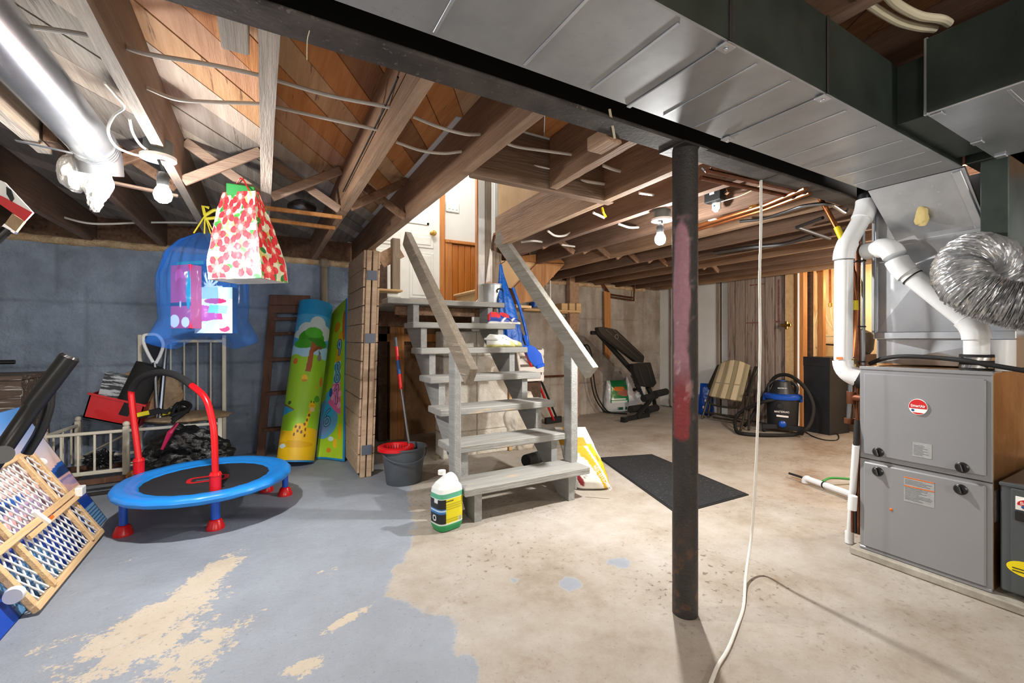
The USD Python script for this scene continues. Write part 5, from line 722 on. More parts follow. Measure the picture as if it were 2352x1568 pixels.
def label(th, ya, yb, za, zb, x, stripes=()):
    i = th.add('label', cb(x - .001, x, yb, ya, zb, za, 0), 'label_grey', 'printed information label'); W = ya - yb
    for s in stripes: th.add('label_stripe', cb(x - .0018, x - .001, yb + .001, ya - .001, s - .003, s + .001, 0), 'orange_print', parent=i)
    L = []; z = za - .012
    while z > zb + .008:
        if all(abs(z - s) > .006 for s in stripes): w = W * rng.uniform(.45, .92); L.append(cb(x - .0016, x - .001, ya - .004 - w, ya - .004, z - .0012, z, 0))
        z -= .0055
    th.add('label_print', cat(L), 'grey_plastic', parent=i, kind='stuff', smooth=False)
label(fu, .779, .717, .566, .506, FX - .016); label(fu, .808, .709, .412, .306, FX - .016, (.410, .374)); fu.add('knockout', blob((FX - .017, .852, .253), (.003, .006, .006), 1, 0, 2), 'orange_print'); fu.add('side_label', cb(2.44, 2.50, fy0 - .001, fy0, .30, .42, 0), 'label_grey'); fu.done()
un = T('small_unit', 'smaller grey unit with a red and white badge beside the furnace', 'heating unit'); un.add('cabinet', cb(2.42, 3.0, -.35, .528, .058, .460, .006), 'unit_grey'); un.add('top_rim', cb(2.414, 3.0, -.35, .530, .452, .466, .003), 'unit_grey'); un.add('front_panel', cb(2.412, 2.424, -.34, .50, .064, .450, .004), 'unit_grey')
un.add('badge_plate', cb(2.409, 2.413, .40, .487, .376, .425, .001), 'label_white'); badge(un, np.array([2.409, .447, .400]), .036, .021, .002); un.add('handle_slot', cb(2.407, 2.413, .38, .488, .336, .372, .002), 'label_black'); i = un.add('sticker', prism(oval(.055, .028), .002, (2.412, .455, .162), EX, (0, 0, 1)), 'yellow_plastic', 'yellow oval sticker'); un.add('sticker_print', cat([cb(2.4086, 2.4098, .43, .495, .158 - .01 * k, .161 - .01 * k, 0) for k in range(2)]), 'label_black', parent=i); un.done()
# ---------------------------------------------------------------- PVC pipes, gas and copper lines by the furnace
def run(pts, r, n=10): return tube(pts, r, 24)
def elbow(a, b, c, r, n=8):
    a, b, c = map(np.asarray, (a, b, c)); k = np.linspace(0, 1, n)[:, None]; return tube((1 - k) ** 2 * a + 2 * k * (1 - k) * b + k * k * c, r, 24)
p1 = [Xp(1991, 455, 2.565), Xp(1990, 484, 2.56), Xp(1938, 575, 2.45), np.array([2.45, 1.055, .90]), np.array([2.45, 1.045, .82]), np.array([2.47, .985, .815])]
t = T('intake_pipe', 'white plastic vent pipe with two bends rising left of the furnace', 'pipe'); r = .038
def towards(a, b, d_): a, b = np.asarray(a, float), np.asarray(b, float); return a + (b - a) / np.linalg.norm(b - a) * d_
t.add('pipe', run([towards(p1[1], p1[2], .03), towards(p1[2], p1[1], .03)], r), 'pvc_white'); t.add('pipe', run([p1[2] - [0, 0, .05], p1[3]], r), 'pvc_white')
for a, b, c, d_ in ((p1[0] + [0, 0, .02], p1[1], p1[2], .05), (p1[1], p1[2], p1[3], .045), (p1[2], p1[3] - [0, 0, .06], p1[5], .06)): t.add('elbow', elbow(towards(b, a, d_), b, towards(b, c, d_), r * 1.17), 'pvc_white')
t.add('black_riser', cyl(p1[0] + [0, 0, -.01], p1[0] + [0, 0, .23], r * 1.02), 'black_plastic', 'black rubber riser'); t.add('primer_mark', cb(2.405, 2.41, 1.04, 1.065, .905, .917, 0), 'orange_print'); t.add('coupling', cyl((2.47, 1.0, .815), (2.47, .974, .815), .047), 'black_rubber'); t.done()
V = [np.array([2.50, .60, .88]), np.array([2.50, .60, 1.04]), np.array([2.47, .835, 1.335]), np.array([2.47, .865, 1.43]), np.array([2.47, 1.05, 1.445])]
V[1] = Xp(2243, 752, 2.50); V[0] = np.array([2.50, V[1][1], .876]); V[2] = Xp(2068, 615, 2.47); V[3] = Xp(2044, 565, 2.47); V[4] = np.array([2.52, V[3][1] + .11, V[3][2] - .0])
t = T('exhaust_pipe', 'white plastic exhaust pipe sloping across the plenum to the furnace top', 'pipe')
t.add('pipe', run([V[0], V[1] - [0, 0, .03]], r), 'pvc_white'); t.add('pipe', run([towards(V[1], V[2], .05), towards(V[2], V[1], .04)], r), 'pvc_white'); t.add('pipe', run([towards(V[3], V[4], .04), V[4]], r), 'pvc_white')
for a, b, c, d_ in ((V[0], V[1], V[2], .048), (V[1], V[2], V[3], .04), (V[2], V[3], V[4], .05)): t.add('elbow', elbow(towards(b, a, d_), b, towards(b, c, d_), r * 1.16), 'pvc_white')
i = t.add('coupling', cyl(V[0] + [0, 0, .002], V[0] + [0, 0, .065], .050), 'black_rubber', 'black rubber coupling')
for z in (.018, .048): t.add('clamp', lathe([(.0505, -.006), (.053, -.006), (.053, .006), (.0505, .006)], V[0] + [0, 0, z], 28), 'chrome', parent=i)
t.add('joint_band', tube([towards(V[2], V[1], .060), towards(V[2], V[1], .065)], r * 1.08, 28), 'label_black'); t.done()
M('furnace_cable', 'thick black cable lying along the furnace top', 'cable', tube([Xp(1998, 835, 2.52), Xp(2030, 823, 2.5), Xp(2080, 818, 2.47), Xp(2160, 822, 2.46), Xp(2215, 828, 2.44), Xp(2275, 838, 2.44), Xp(2360, 852, 2.46)], .0095, 10, smooth=6), 'black_rubber')
M('flue_stub', 'white pipe stub standing behind the exhaust pipe on the furnace', 'pipe', cyl((2.585, .565, .876), (2.585, .565, 1.0), .045), 'pvc_white')
mat('copper_bright', '#c27a4a', '#a8623a', rough=.3, metal=.9, scale=14); mat('copper_dull', '#7a4a34', '#58331f', rough=.45, metal=.7, scale=14); mat('brass_dull', '#a08a55', '#6d5a35', rough=.4, metal=.8, scale=20)
t = T('gas_line', 'copper gas line with yellow sleeves hanging beside the vent pipe', 'pipe'); gp = [Xp(1884, 455, 2.56), Xp(1905, 492, 2.56), Xp(1932, 545, 2.56), Xp(1953, 600, 2.55), Xp(1961, 660, 2.52), Xp(1965, 700, 2.50), Xp(1962, 760, 2.48), Xp(1958, 820, 2.47)]
t.add('tube', tube(gp, .012, 12, smooth=5), 'copper_bright'); t.add('sleeve', cyl(Xp(1922, 522, 2.552), Xp(1934, 548, 2.552), .0145), 'yellow_plastic'); t.add('sleeve', tube([Xp(1963, 690, 2.495), Xp(1964, 712, 2.495)], .0145, 12), 'yellow_plastic')
q = Xp(1957, 850, 2.46); t.add('valve', cat([cyl(q + [0, 0, .055], q + [0, 0, -.04], .018, 8), cyl(q + [0, 0, .03], q + [0, 0, .015], .026, 6), cyl(q + [0, 0, -.01], q + [0, 0, -.03], .025, 6), bar(q + [-.02, 0, 0], q + [-.02, -.05, -.02], .006, .012)]), 'brass_dull', 'brass shut off valve'); t.done()
t = T('drip_leg', 'rusty iron pipe drip leg with a tee below the white vent elbow', 'pipe'); q = [Xp(x, y, 2.46) for x, y in ((1956, 875), (1956, 905), (1953, 940), (1951, 965))]; t.add('nipple', cyl(q[0], q[3], .013), 'steel_grey'); t.add('tee', cat([cyl(q[1] + [0, 0, .012], q[1] + [0, 0, -.045], .02), cyl(q[1] + [0, 0, -.015], q[1] + [0, -.04, -.015], .018)]), 'copper_dull'); t.add('cap', cyl(q[3] + [0, 0, .01], q[3] + [0, 0, -.015], .021), 'copper_dull'); t.done()
t = T('refrigerant_line', 'dark insulated line tied to a grey conduit rising left of the plenum', 'pipe'); a = [Xp(1974, y, 2.55) for y in (495, 600, 700, 838)]; t.add('insulated_tube', tube([p + [0, .008, 0] for p in a], .012, 12), 'copper_dull'); t.add('conduit', tube([p + [0, -.016, 0] for p in a], .008, 10), 'steel_grey'); t.add('tie', cat([lathe([(.024, -.003), (.026, -.003), (.026, .003), (.024, .003)], Xp(1974, y, 2.55), 16) for y in (600, 750, 830)]), 'label_black'); t.done()
t = T('lower_lines', 'bundle of dark control lines running down the furnace side', 'pipe')
for k, m_ in ((0, 'magenta_film'), (1, 'black_rubber'), (2, 'copper_dull')): t.add('line', tube([Xp(1971 - 2 * k, 880, 2.46), Xp(1968 - k, 940, 2.46), Xp(1972 - 2 * k, 1000, 2.45), (2.45, .992 + .012 * k, .30), (2.45, .992 + .012 * k, .08)], .006, 8, smooth=5), 'copper_dull' if m_ == 'magenta_film' else m_)
t.done()
t = T('condensate_drain', 'white plastic condensate pipe standing at the furnace corner', 'pipe'); a, b, c = Xp(1966, 1022, 2.40), Xp(1957, 1140, 2.40), F(1951, 1248); c[2] = .004; t.add('pipe', cyl(a, c, .0145, 16), 'pvc_white'); t.add('coupling', cyl(Xp(1959, 1138, 2.40), Xp(1957, 1170, 2.40), .018, 16), 'pvc_white'); t.add('coupling', cyl(c + [0, 0, .055], c, .0185, 16), 'pvc_white'); t.add('black_tube', cyl(a, Xp(1968, 965, 2.42), .011, 12), 'black_rubber'); t.add('side_arm', cyl(c + [0, 0, .05], c + [.06, -.03, .09], .012, 12), 'pvc_white'); t.done()
t = T('floor_pipe', 'white plastic drain pipe lying on the stained floor', 'pipe'); a, b = F(1850, 1098, .03), F(1985, 1146, .03); t.add('pipe', cyl(a, b, .02, 16), 'pvc_white'); t.add('elbow', elbow(a + (b - a) * .05, a, a - [0, 0, .03], .024), 'pvc_white'); t.add('band', tube([a + (b - a) * .34, a + (b - a) * .36], .023, 16), 'label_black'); t.add('stub', cyl(a + [.0, .02, 0], a + [.02, .12, 0], .008, 8), 'black_rubber'); t.done()
M('green_hose', 'thin green hose lying over the white floor pipe', 'hose', tube([F(1890, 1105, .05), F(1905, 1098, .055), F(1930, 1098, .05), F(1975, 1102, .03)], .008, 10, smooth=5), 'green_print')
# ---------------------------------------------------------------- far end of the room
mat('bin_black', '#191b1f', '#22252a', rough=.45, scale=5); t = T('black_bin', 'tall black rectangular bin beside the wet vacuum', 'bin'); bn = [np.array(p) for p in ((5.16, 2.63), (5.14, 2.335), (5.50, 2.30), (5.52, 2.60))]
def taper(pts, z0, z1, k0, k1): c = np.mean(pts, 0); return trimesh.convex.convex_hull(np.array([np.r_[c + (p - c) * k, z] for z, k in ((z0, k0), (z1, k1)) for p in pts]))
t.add('body', taper(bn, 0, .72, .96, 1.0), 'bin_black'); t.add('lid', taper(bn, .72, .815, 1.03, 1.03), 'bin_black'); t.done()
va = np.array([4.93, 2.70, 0.]); vr = .155; t = T('wet_vacuum', 'black and blue wet and dry vacuum with a looped hose', 'vacuum cleaner'); vf = -(va * [1, 1, 0]); vf /= np.linalg.norm(vf); vs = np.array([-vf[1], vf[0], 0]) * -1; vs = RT if vs @ RT > 0 else vs
vs = np.array([vf[1], -vf[0], 0]); vs = vs if vs @ RT > 0 else -vs
t.add('tank', lathe([(0, .05), (vr * .9, .05), (vr * .93, .07), (vr, .36), (0, .36)], va, 40), 'bin_black'); t.add('collar', lathe([(vr * .9, .355), (vr * 1.12, .36), (vr * 1.18, .375), (vr * 1.18, .40), (vr * 1.05, .415), (vr * .7, .42)], va, 40), 'blue_plastic', 'bright blue latch ring'); t.add('motor_head', lathe([(vr * .8, .41), (vr * .78, .43), (vr * .6, .50), (vr * .55, .545), (vr * .3, .56), (0, .56)], va, 36), 'bin_black'); t.add('cap', lathe([(0, 0), (.04, 0), (.04, .012), (0, .02)], va + vf * .03 + [0, 0, .548], 24), 'ink_blue')
for s in (-1, 1): t.add('latch', bar(va + vs * s * vr * 1.05 + [0, 0, .40], va + vs * s * vr * 1.05 + [0, 0, .33], .05, .03), 'blue_plastic'); t.add('carry_arm', tube([va + vs * s * .13 + [0, 0, .42], va + vs * s * .13 + [0, 0, .50], va + vs * s * .07 + [0, 0, .55]], .018, 10, smooth=4), 'bin_black')
t.add('caster_base', cat([bar(va + vs * s * .05 + vf * .1 + [0, 0, .07], va + vs * s * .19 + vf * .12 + [0, 0, .06], .07, .05) for s in (-1, 1)]), 'bin_black')
for s in (-1, 1): t.add('caster', blob(va + vs * s * .17 + vf * .13 + [0, 0, .022], (.022, .022, .022), 1, 0, 2), 'black_rubber')
t.add('drain_plug', lathe([(0, 0), (.034, 0), (.034, .02), (.02, .028), (0, .028)], va + vf * vr * .93 + vs * -.0 + [0, 0, .105], 28, vf), 'blue_plastic', 'blue drain plug')
lo_ = va + vf * (vr * .97 + .004); t.add('lettering', text('MASTERVAC', .018, lo_ + vs * -.075 + [0, 0, .225], vs, (0, 0, 1), .002, True, .135), 'label_white', 'white lettering'); t.add('lettering', text('MASTERVAC', .012, va + vf * .105 + vs * -.045 + [0, 0, .475], vs, (0, 0, 1), .002, True, .085), 'label_white', 'white lettering'); t.add('label', bar(lo_ + vs * -.055 + [0, 0, .19], lo_ + vs * .055 + [0, 0, .185], .003, .02), 'label_white')
K = lambda x, y, Xc=4.72: Xp(x, y, Xc); t.add('hose', tube([K(1783, 918, 4.79), K(1755, 922), K(1722, 935), K(1692, 955, 4.68), F(1690, 985, .03), F(1705, 995, .022), F(1760, 999, .022), F(1820, 998, .022), K(1852, 985, 4.74), K(1866, 955, 4.84), K(1866, 925, 4.88), K(1850, 892, 4.90), K(1825, 868, 4.92), K(1800, 860, 4.94), K(1778, 868, 4.94), K(1762, 895, 4.93), K(1742, 930, 4.92), F(1722, 965, .09), F(1710, 978, .03)], .019, 12, smooth=6), 'black_rubber', 'black looped hose'); t.add('hose_port', lathe([(0, 0), (.03, 0), (.027, .06), (0, .06)], va + vf * .13 + vs * -.02 + [0, 0, .30], 20, vf), 'black_plastic'); t.done()
M('vacuum_cord', 'thin black power cord lying on the floor before the black bin', 'cord', tube([F(1848, 990, .006), F(1868, 1002, .006), F(1895, 1010, .006), F(1922, 1010, .006), F(1926, 1000, .006), F(1915, 988, .006)], .005, 8, smooth=6), 'black_rubber')
M('wall_conduit', 'thin white conduit pipe running down the edge of the plank wall', 'pipe', cyl((5.13, 2.64, 0), (5.13, 2.64, 1.87), .012, 12), 'white_plastic')
# striped folding chair
t = T('folding_chair', 'folded lounge chair with beige striped cushion leaning on the wall', 'folding chair'); c0, c1, c2, c3 = Xp(1627, 908, 4.86), Xp(1704, 921, 4.86), Xp(1724, 838, 5.08), Xp(1652, 836, 5.08); ctop = Xp(1690, 825, 5.09)
def chair_fn(u, v): U, W = u[..., None], v[..., None]; p = c0 * (1 - U) * (1 - W) + c1 * U * (1 - W) + c2 * U * W + c3 * (1 - U) * W; return p + np.array([-.03, 0, 0]) * np.sin(np.pi * U) ** .5 + np.array([0, 0, .06]) * np.sin(np.pi * U) * W ** 4
m, u, v, bk = solid_sheet(chair_fn, 130, 80, .035); P_ = Paint(u, v, '#d9c8a6'); s_ = (u * 3.35 + .12) % 1; P_.where(s_ < .5, '#8f8468'); P_.where((s_ < .5) & ((u * 60) % 1 < .35), '#b7a888'); P_.where(np.abs(v - .42) < .012, '#9d8f74')
t.add('cushion', m, 'print', 'beige and brown striped cushion', smooth=True, col=P_.c); mat('chair_frame', '#4a463c', '#3b382f', rough=.4, metal=.4)
fl_, fr_ = F(1612, 963), F(1701, 990)
for a, b in ((fl_, Xp(1650, 838, 5.1)), (fl_ + [.12, .0, 0], Xp(1638, 880, 5.0)), (fr_, Xp(1737, 842, 5.12)), (fr_ + [.1, -.03, 0], Xp(1722, 850, 5.1))): t.add('leg', cyl(a * [1, 1, 0] + [0, 0, .01], b, .013, 12), 'chair_frame')
t.add('crossbar', tube([Xp(1618, 946, 4.85), Xp(1695, 958, 4.85)], .012, 10), 'chair_frame'); t.add('crossbar', tube([Xp(1630, 918, 4.87), Xp(1640, 930, 4.85), Xp(1688, 936, 4.85), Xp(1703, 925, 4.87)], .011, 10, smooth=5), 'chair_frame'); t.add('crossbar', tube([Xp(1638, 958, 4.83), Xp(1700, 968, 4.83)], .011, 10), 'chair_frame'); t.add('armrest', bar(Xp(1738, 842, 5.10), Xp(1716, 905, 4.95), .05, .02, up=(1, 0, 0)), 'chair_frame'); t.add('armrest', bar(Xp(1651, 840, 5.12), Xp(1628, 890, 5.0), .05, .02, up=(1, 0, 0)), 'chair_frame'); t.add('hinge', cyl(Xp(1712, 905, 4.86), Xp(1716, 905, 4.86), .02), 'chair_frame'); t.done()
mat('blue_film', '#0d55c2', '#0a3f98', rough=.25, scale=12, bump=.8, bscale=20)
t = T('blue_bottle_pack', 'bright blue printed plastic pack behind the striped folding chair', 'bag'); m, u, v = bagshape(tuple(Xp(1622, 950, 5.12) * [1, 1, 0]), (.5, -.86, 0), (-.86, -.5, 0), .42, .18, .12, 40, seed=8); t.add('film', m, 'blue_film', smooth=True); t.add('print_dot', cat([blob(Xp(x, y, 5.05), (.004, .018, .018), 1, 0, 2) for x, y in ((1616, 935), (1621, 920), (1609, 934))]), 'label_white'); t.done()
m, u, v = bagshape(tuple(Xp(1604, 948, 5.15) * [1, 1, 0]), (.5, -.86, 0), (-.86, -.5, 0), .36, .18, .12, 40, seed=18); P_ = Paint(u, v, '#0d55c2'); P_.where(v > .72, '#dfe6ee'); M('blue_carrier_bag', 'blue and white plastic bag half hidden behind the support post', 'bag', m, 'print_gloss', smooth=True, col=P_.c)
# garden soil bags
def soil(o, ang, lab, seed, cols, h, w):
    m, u, v = bagshape(o, (math.cos(ang), math.sin(ang), 0), (math.sin(ang), -math.cos(ang), 0), h, w, .16, 46, seed=seed); xx = np.cos(u * 2 * np.pi); P_ = Paint(xx, v, cols[0]); cols[1](P_); t = T('soil_bag', lab, 'bag', 'garden soil bags'); t.add('bag', m, 'print_gloss', smooth=True, col=P_.c); t.done()
def c_a(P): P.where((P.y > .32) & (P.x > -.55), '#1f7a45'); P.ell(.05, .75, .35, .07, '#e8803a'); P.ell(.4, .62, .45, .10, '#b06a5a'); P.where((P.y > .40) & (P.y < .46) & (P.x > -.4) & (P.x < .4), '#dfeae0'); P.where((P.y > .33) & (P.y < .385) & (P.x > -.4) & (P.x < .6), '#dfeae0'); P.where((P.y < .2) & (P.y > .11) & (P.x > -.2) & ((P.x * 2.6) % 1 < .5), '#1f5a45')
def c_b(P): P.where((P.y > .3) & (np.abs(P.x - .1 + .9 * (P.y - .6)) < .14), '#2f3338'); P.ell(-.2, .62, .16, .05, '#26292c'); P.ell(.2, .80, .25, .08, '#9a4a22'); P.where((np.abs(P.x + .1 + .9 * (P.y - .5)) < .06) & (P.y > .25) & (P.y < .5), '#e9eaec')
q = F(1418, 947); soil((q[0], q[1] + .02, 0), math.radians(-15), 'silver and green printed garden soil bag against the concrete wall', 31, ('#c9ccce', c_a), .44, .36); q = F(1465, 944); soil((q[0] - .02, q[1] + .04, 0), math.radians(-5), 'white and black printed bag slumped beside the weight bench', 37, ('#d5d6d8', c_b), .50, .36)
# weight bench
t = T('weight_bench', 'black folding weight bench standing on end near the concrete wall', 'weight bench'); W = lambda x, y, Y=4.10: Yp(x, y, Y)
def pad(pts, Y, th, nm):
    P3 = [W(x, y, Y) for x, y in pts]; a = np.array([P3[1][0] - P3[0][0], 0, P3[1][2] - P3[0][2]])
    pl_ = Polygon([(p[0], p[2]) for p in P3]).buffer(-.02).buffer(.02, join_style=1); m = prism(pl_, th, (0, Y + th, 0), (1, 0, 0), (0, 0, 1)); t.add(nm, m, 'black_plastic')
bd, bs, bu = None, None, None
A0, A1 = W(1385, 752), W(1478, 828); S0, S1 = W(1466, 842), W(1497, 888)
pad(((1372, 752), (1385, 750), (1416, 757), (1480, 818), (1478, 833), (1462, 831), (1382, 768)), 4.04, .07, 'back_pad'); pad(((1454, 836), (1494, 832), (1508, 880), (1500, 889), (1470, 887), (1455, 850)), 4.04, .07, 'seat_pad')
sm = [((1392, 757), (1466, 822)), ((1408, 757), (1474, 816))]; t.add('stitching', cat([tube([W(*a, 4.036), W(*b, 4.036)], .003, 5) for a, b in sm] + [tube([W(1466, 842, 4.036), W(1480, 884, 4.036)], .003, 5), tube([W(1486, 838, 4.036), W(1498, 880, 4.036)], .003, 5)]), 'steel_grey'); t.add('emblem', lathe([(.022, 0), (.03, 0), (.03, .003), (.022, .003)], W(1416, 773, 4.038), 24, (0, -1, 0)), 'steel_grey', 'round white emblem')
t.add('spine', bar(W(1372, 762, 4.16), W(1482, 885, 4.2), .05, .05), 'black_rubber'); t.add('grip_bar', cyl(W(1358, 764, 4.16), W(1386, 764, 4.16), .024), 'black_foam'); t.add('stem', bar(W(1488, 888, 4.12), W(1500, 915, 4.12), .05, .05), 'black_rubber')
t.add('leg_frame', bar(W(1504, 905, 4.12), F(1462, 958, .03), .045, .045), 'black_rubber'); t.add('leg_frame', bar(W(1500, 905, 4.2), W(1506, 940, 4.3), .045, .045), 'black_rubber')
for a, b in (((1478, 915), (1506, 908)), ((1504, 905), (1530, 899)), ((1448, 940), (1474, 936)), ((1485, 942), (1508, 936))): t.add('foam_roller', cyl(W(*a, 4.08), W(*b, 4.14), .045, 18), 'black_foam')
t.add('foot_bar', bar(F(1432, 963, .03), F(1489, 952, .03), .05, .05), 'black_rubber'); t.add('foot_cap', bar(F(1430, 964, .032), F(1438, 962, .032), .062, .062), 'black_plastic'); t.done()
# wall bits by the bench
t = T('wall_shelf', 'narrow pale shelf with bracket blocks along the concrete wall behind the stairs', 'shelf'); q0, q1 = Yp(1195, 711, 4.52), Yp(1325, 709, 4.52); t.add('shelf_board', cb(q0[0], q1[0], 4.44, 4.60, q0[2] - .012, q0[2] + .012), 'pine')
for a, b in ((1288, 1302), (1306, 1319), (1322, 1333)): t.add('bracket_block', cb(Yp(a, 700, 4.5)[0], Yp(b, 700, 4.5)[0], 4.48, 4.60, Yp(a, 719, 4.5)[2], Yp(a, 696, 4.5)[2]), 'pine')
t.done(); M('wall_post', 'brown post fixed to the concrete wall above the narrow shelf', 'post', cb(Yp(1306, 660, 4.55)[0], Yp(1327, 660, 4.55)[0], 4.52, 4.60, .0, 1.84), 'joist_tan'); M('shelf_jar', 'small blue and white tub on the narrow wall shelf', 'tub', lathe([(0, 0), (.05, 0), (.055, .06), (0, .06)], Yp(1228, 707, 4.52) + [0, 0, .01], 20), 'blue_film'); M('wall_conduit_white', 'thin white conduit going up the concrete wall behind the handrail', 'pipe', cyl(Yp(1264, 705, 4.52), Yp(1264, 640, 4.52), .010, 8), 'white_plastic')
M('wall_stake', 'pointed orange wooden stake on the concrete wall behind the weight bench', 'stake', scr(((1388, 668), (1402, 672), (1404, 812), (1400, 825), (1390, 815)), 4.585, .02), 'stud_orange')
M('wall_copper_pipe', 'bent dark pipes running along the top of the concrete wall', 'pipe', cat([tube([Yp(x, y + d_, 4.60) for x, y in ((1379, 642), (1402, 676), (1456, 684), (1458, 645))], .012, 10) for d_ in (0, 6)]), 'copper_dull'); M('wall_copper_line', 'long copper line under the foam strip on the concrete wall', 'pipe', cyl(Yp(1320, 640, 4.55), Yp(1495, 646, 4.62), .008, 8), 'copper_dull')
M('black_cables', 'two black cables looping down the concrete wall to the floor', 'cable', cat([tube([Yp(1335, 800, 4.5), Yp(1342 + d_, 792, 4.5), Yp(1352 + d_, 815, 4.5), Yp(1356 + d_, 860, 4.5), Yp(1364 + d_, 905, 4.5), Yp(1380 + d_, 935, 4.5), F(1396 + d_, 947, .012), F(1440, 950, .012)], .009, 8, smooth=6) for d_ in (0, 7)]), 'black_rubber')
M('wall_crack_pipe', 'rusty horizontal pipe low on the concrete wall behind the newel post', 'pipe', tube([Yp(1238, 865, 4.56), Yp(1305, 862, 4.56)], .012, 8), 'copper_dull')
# nook fittings
t = T('water_lines', 'copper and white water lines hanging on the warm lit nook wall', 'pipe')
for a, b, m_, rr in (((1880, 600), (1887, 700), 'copper_bright', .012), ((1906, 605), (1907, 700), 'copper_bright', .012)): t.add('riser', cyl(Xp(*a, 6.0), Xp(*b, 6.0), rr, 10), m_)
for pts in (((1887, 700), (1892, 740), (1895, 768), (1915, 772)), ((1889, 700), (1900, 735), (1915, 760)), ((1907, 700), (1910, 735), (1918, 765)), ((1868, 608), (1882, 640), (1882, 690), (1866, 765))): t.add('flexible_line', tube([Xp(x, y, 6.02) for x, y in pts], .008, 8, smooth=5), 'cable_cream')
for x in (1887, 1907): t.add('fitting', cyl(Xp(x, 696, 6.0), Xp(x, 704, 6.0), .02, 10), 'brass'); 
t.add('bracket', bar(Xp(1888, 790, 6.0), Xp(1918, 792, 6.0), .02, .02), 'black_iron'); t.done()
M('water_tank', 'dark rounded tank half hidden behind the vent pipe in the nook', 'tank', lathe([(0, 0), (.10, 0), (.13, .05), (.14, .16), (.12, .23), (.05, .27), (0, .28)], Xp(1972, 800, 5.7) - [0, 0, .06], 28), 'black_iron'); M('tank_stand', 'dark stand carrying the rounded tank in the nook', 'stand', (lambda p: cb(p[0] - .12, p[0] + .12, p[1] - .12, p[1] + .12, 0, p[2] - .06))(Xp(1972, 800, 5.7)), 'dark_wood')
# ---------------------------------------------------------------- bulbs and fixtures
emit('bulb_white', (1, .97, .93), 60); emit('bulb_warm', (1, .62, .25), 40)
mat('fixture_grey', '#5f6562', '#535856', rough=.5); mat('socket_dark', '#2b2b2b', rough=.4)
def fixture(lab, plate, bulb, r=.055, glow='bulb_white', ch=.05):
    t = T('bulb_fixture', lab, 'light bulb', 'bare bulbs'); pz = plate[2]; t.add('box', lathe([(0, 0), (r * .8, 0), (r * .8, ch), (0, ch)], plate, 28), 'fixture_grey'); t.add('cover_plate', lathe([(0, -.01), (r, -.01), (r, .002), (0, .002)], plate, 32), 'white_plastic', 'round white cover plate')
    t.add('cord', tube([plate - [0, 0, .01], (plate + bulb) / 2 + [.012, .006, .01], bulb + [0, 0, .085]], .005, 8, smooth=5), 'black_rubber'); t.add('socket', lathe([(0, 0), (.019, 0), (.021, .03), (.014, .05), (0, .05)], bulb + [0, 0, .038], 20), 'socket_dark'); t.add('bulb', lathe([(0, -.032), (.014, -.029), (.026, -.018), (.031, 0), (.027, .018), (.017, .036), (0, .04)], bulb, 24), glow, 'glowing bulb', smooth=True); t.done()
fixture('glowing bare bulb on a round fixture under the pale joist at the left', np.array([-.352, 2.145, 1.705]), B1, .058, ch=.06); fixture('glowing bare bulb hanging from a white plate left of the support post', np.array([1.945, 1.72, 1.675]), B2, .058)
fixture('warm glowing bulb in the nook behind the vent pipe', np.array([5.62, 2.29, 1.80]), B3, .05, 'bulb_warm', .199)
# ---------------------------------------------------------------- round duct with stuffing
dc = np.array([-.585, 0, 1.775]); t = T('round_duct', 'round galvanised duct between the joists at the upper left', 'duct'); t.add('pipe', tube([dc + [0, y, 0] for y in (1.165, 1.7, 2.32)], .074, 32), 'galvanised'); t.add('seam', cb(dc[0] - .055, dc[0] - .05, 1.165, 2.32, dc[2] - .053, dc[2] - .048, .001), 'galvanised')
for k in range(4): t.add('wrap', tube([dc + [0, 2.29 + .016 * k, -.002 * k], dc + [0, 2.30 + .016 * k, -.002 * k]], .078, 28), 'foil')
t.add('end_elbow', tube([dc + [0, 2.31, 0], dc + [0, 2.38, -.02], dc + [0, 2.41, -.09]], .076, 28, smooth=5), 'galvanised'); t.add('strap', bar(dc + [-.2, 2.28, -.05], dc + [-.05, 2.29, -.06], .02, .003), 'galvanised'); t.done()
mat('cotton', '#f1efea', '#e2dfd8', rough=1, scale=20, bump=1, bscale=30); so_ = Yp(208, 412, 2.42); M('duct_stuffing', 'white cloth stuffing bulging out of the round duct end', 'stuffing', cat([blob(so_ + [-.05, 0, .02], (.045, .05, .085), 3, .3, 4, 1.3), blob(so_ + [.02, 0, .0], (.05, .05, .095), 6, .3, 4, 1.3), blob(so_ + [.015, 0, -.08], (.025, .03, .05), 9, .5, 3, 3)]), 'cotton', smooth=True)
M('duct_prop', 'small wooden slat behind the stuffed duct end', 'slat', bar((-.68, 2.62, 1.72), (-.36, 2.66, 1.70), .03, .012), 'brace_wood')
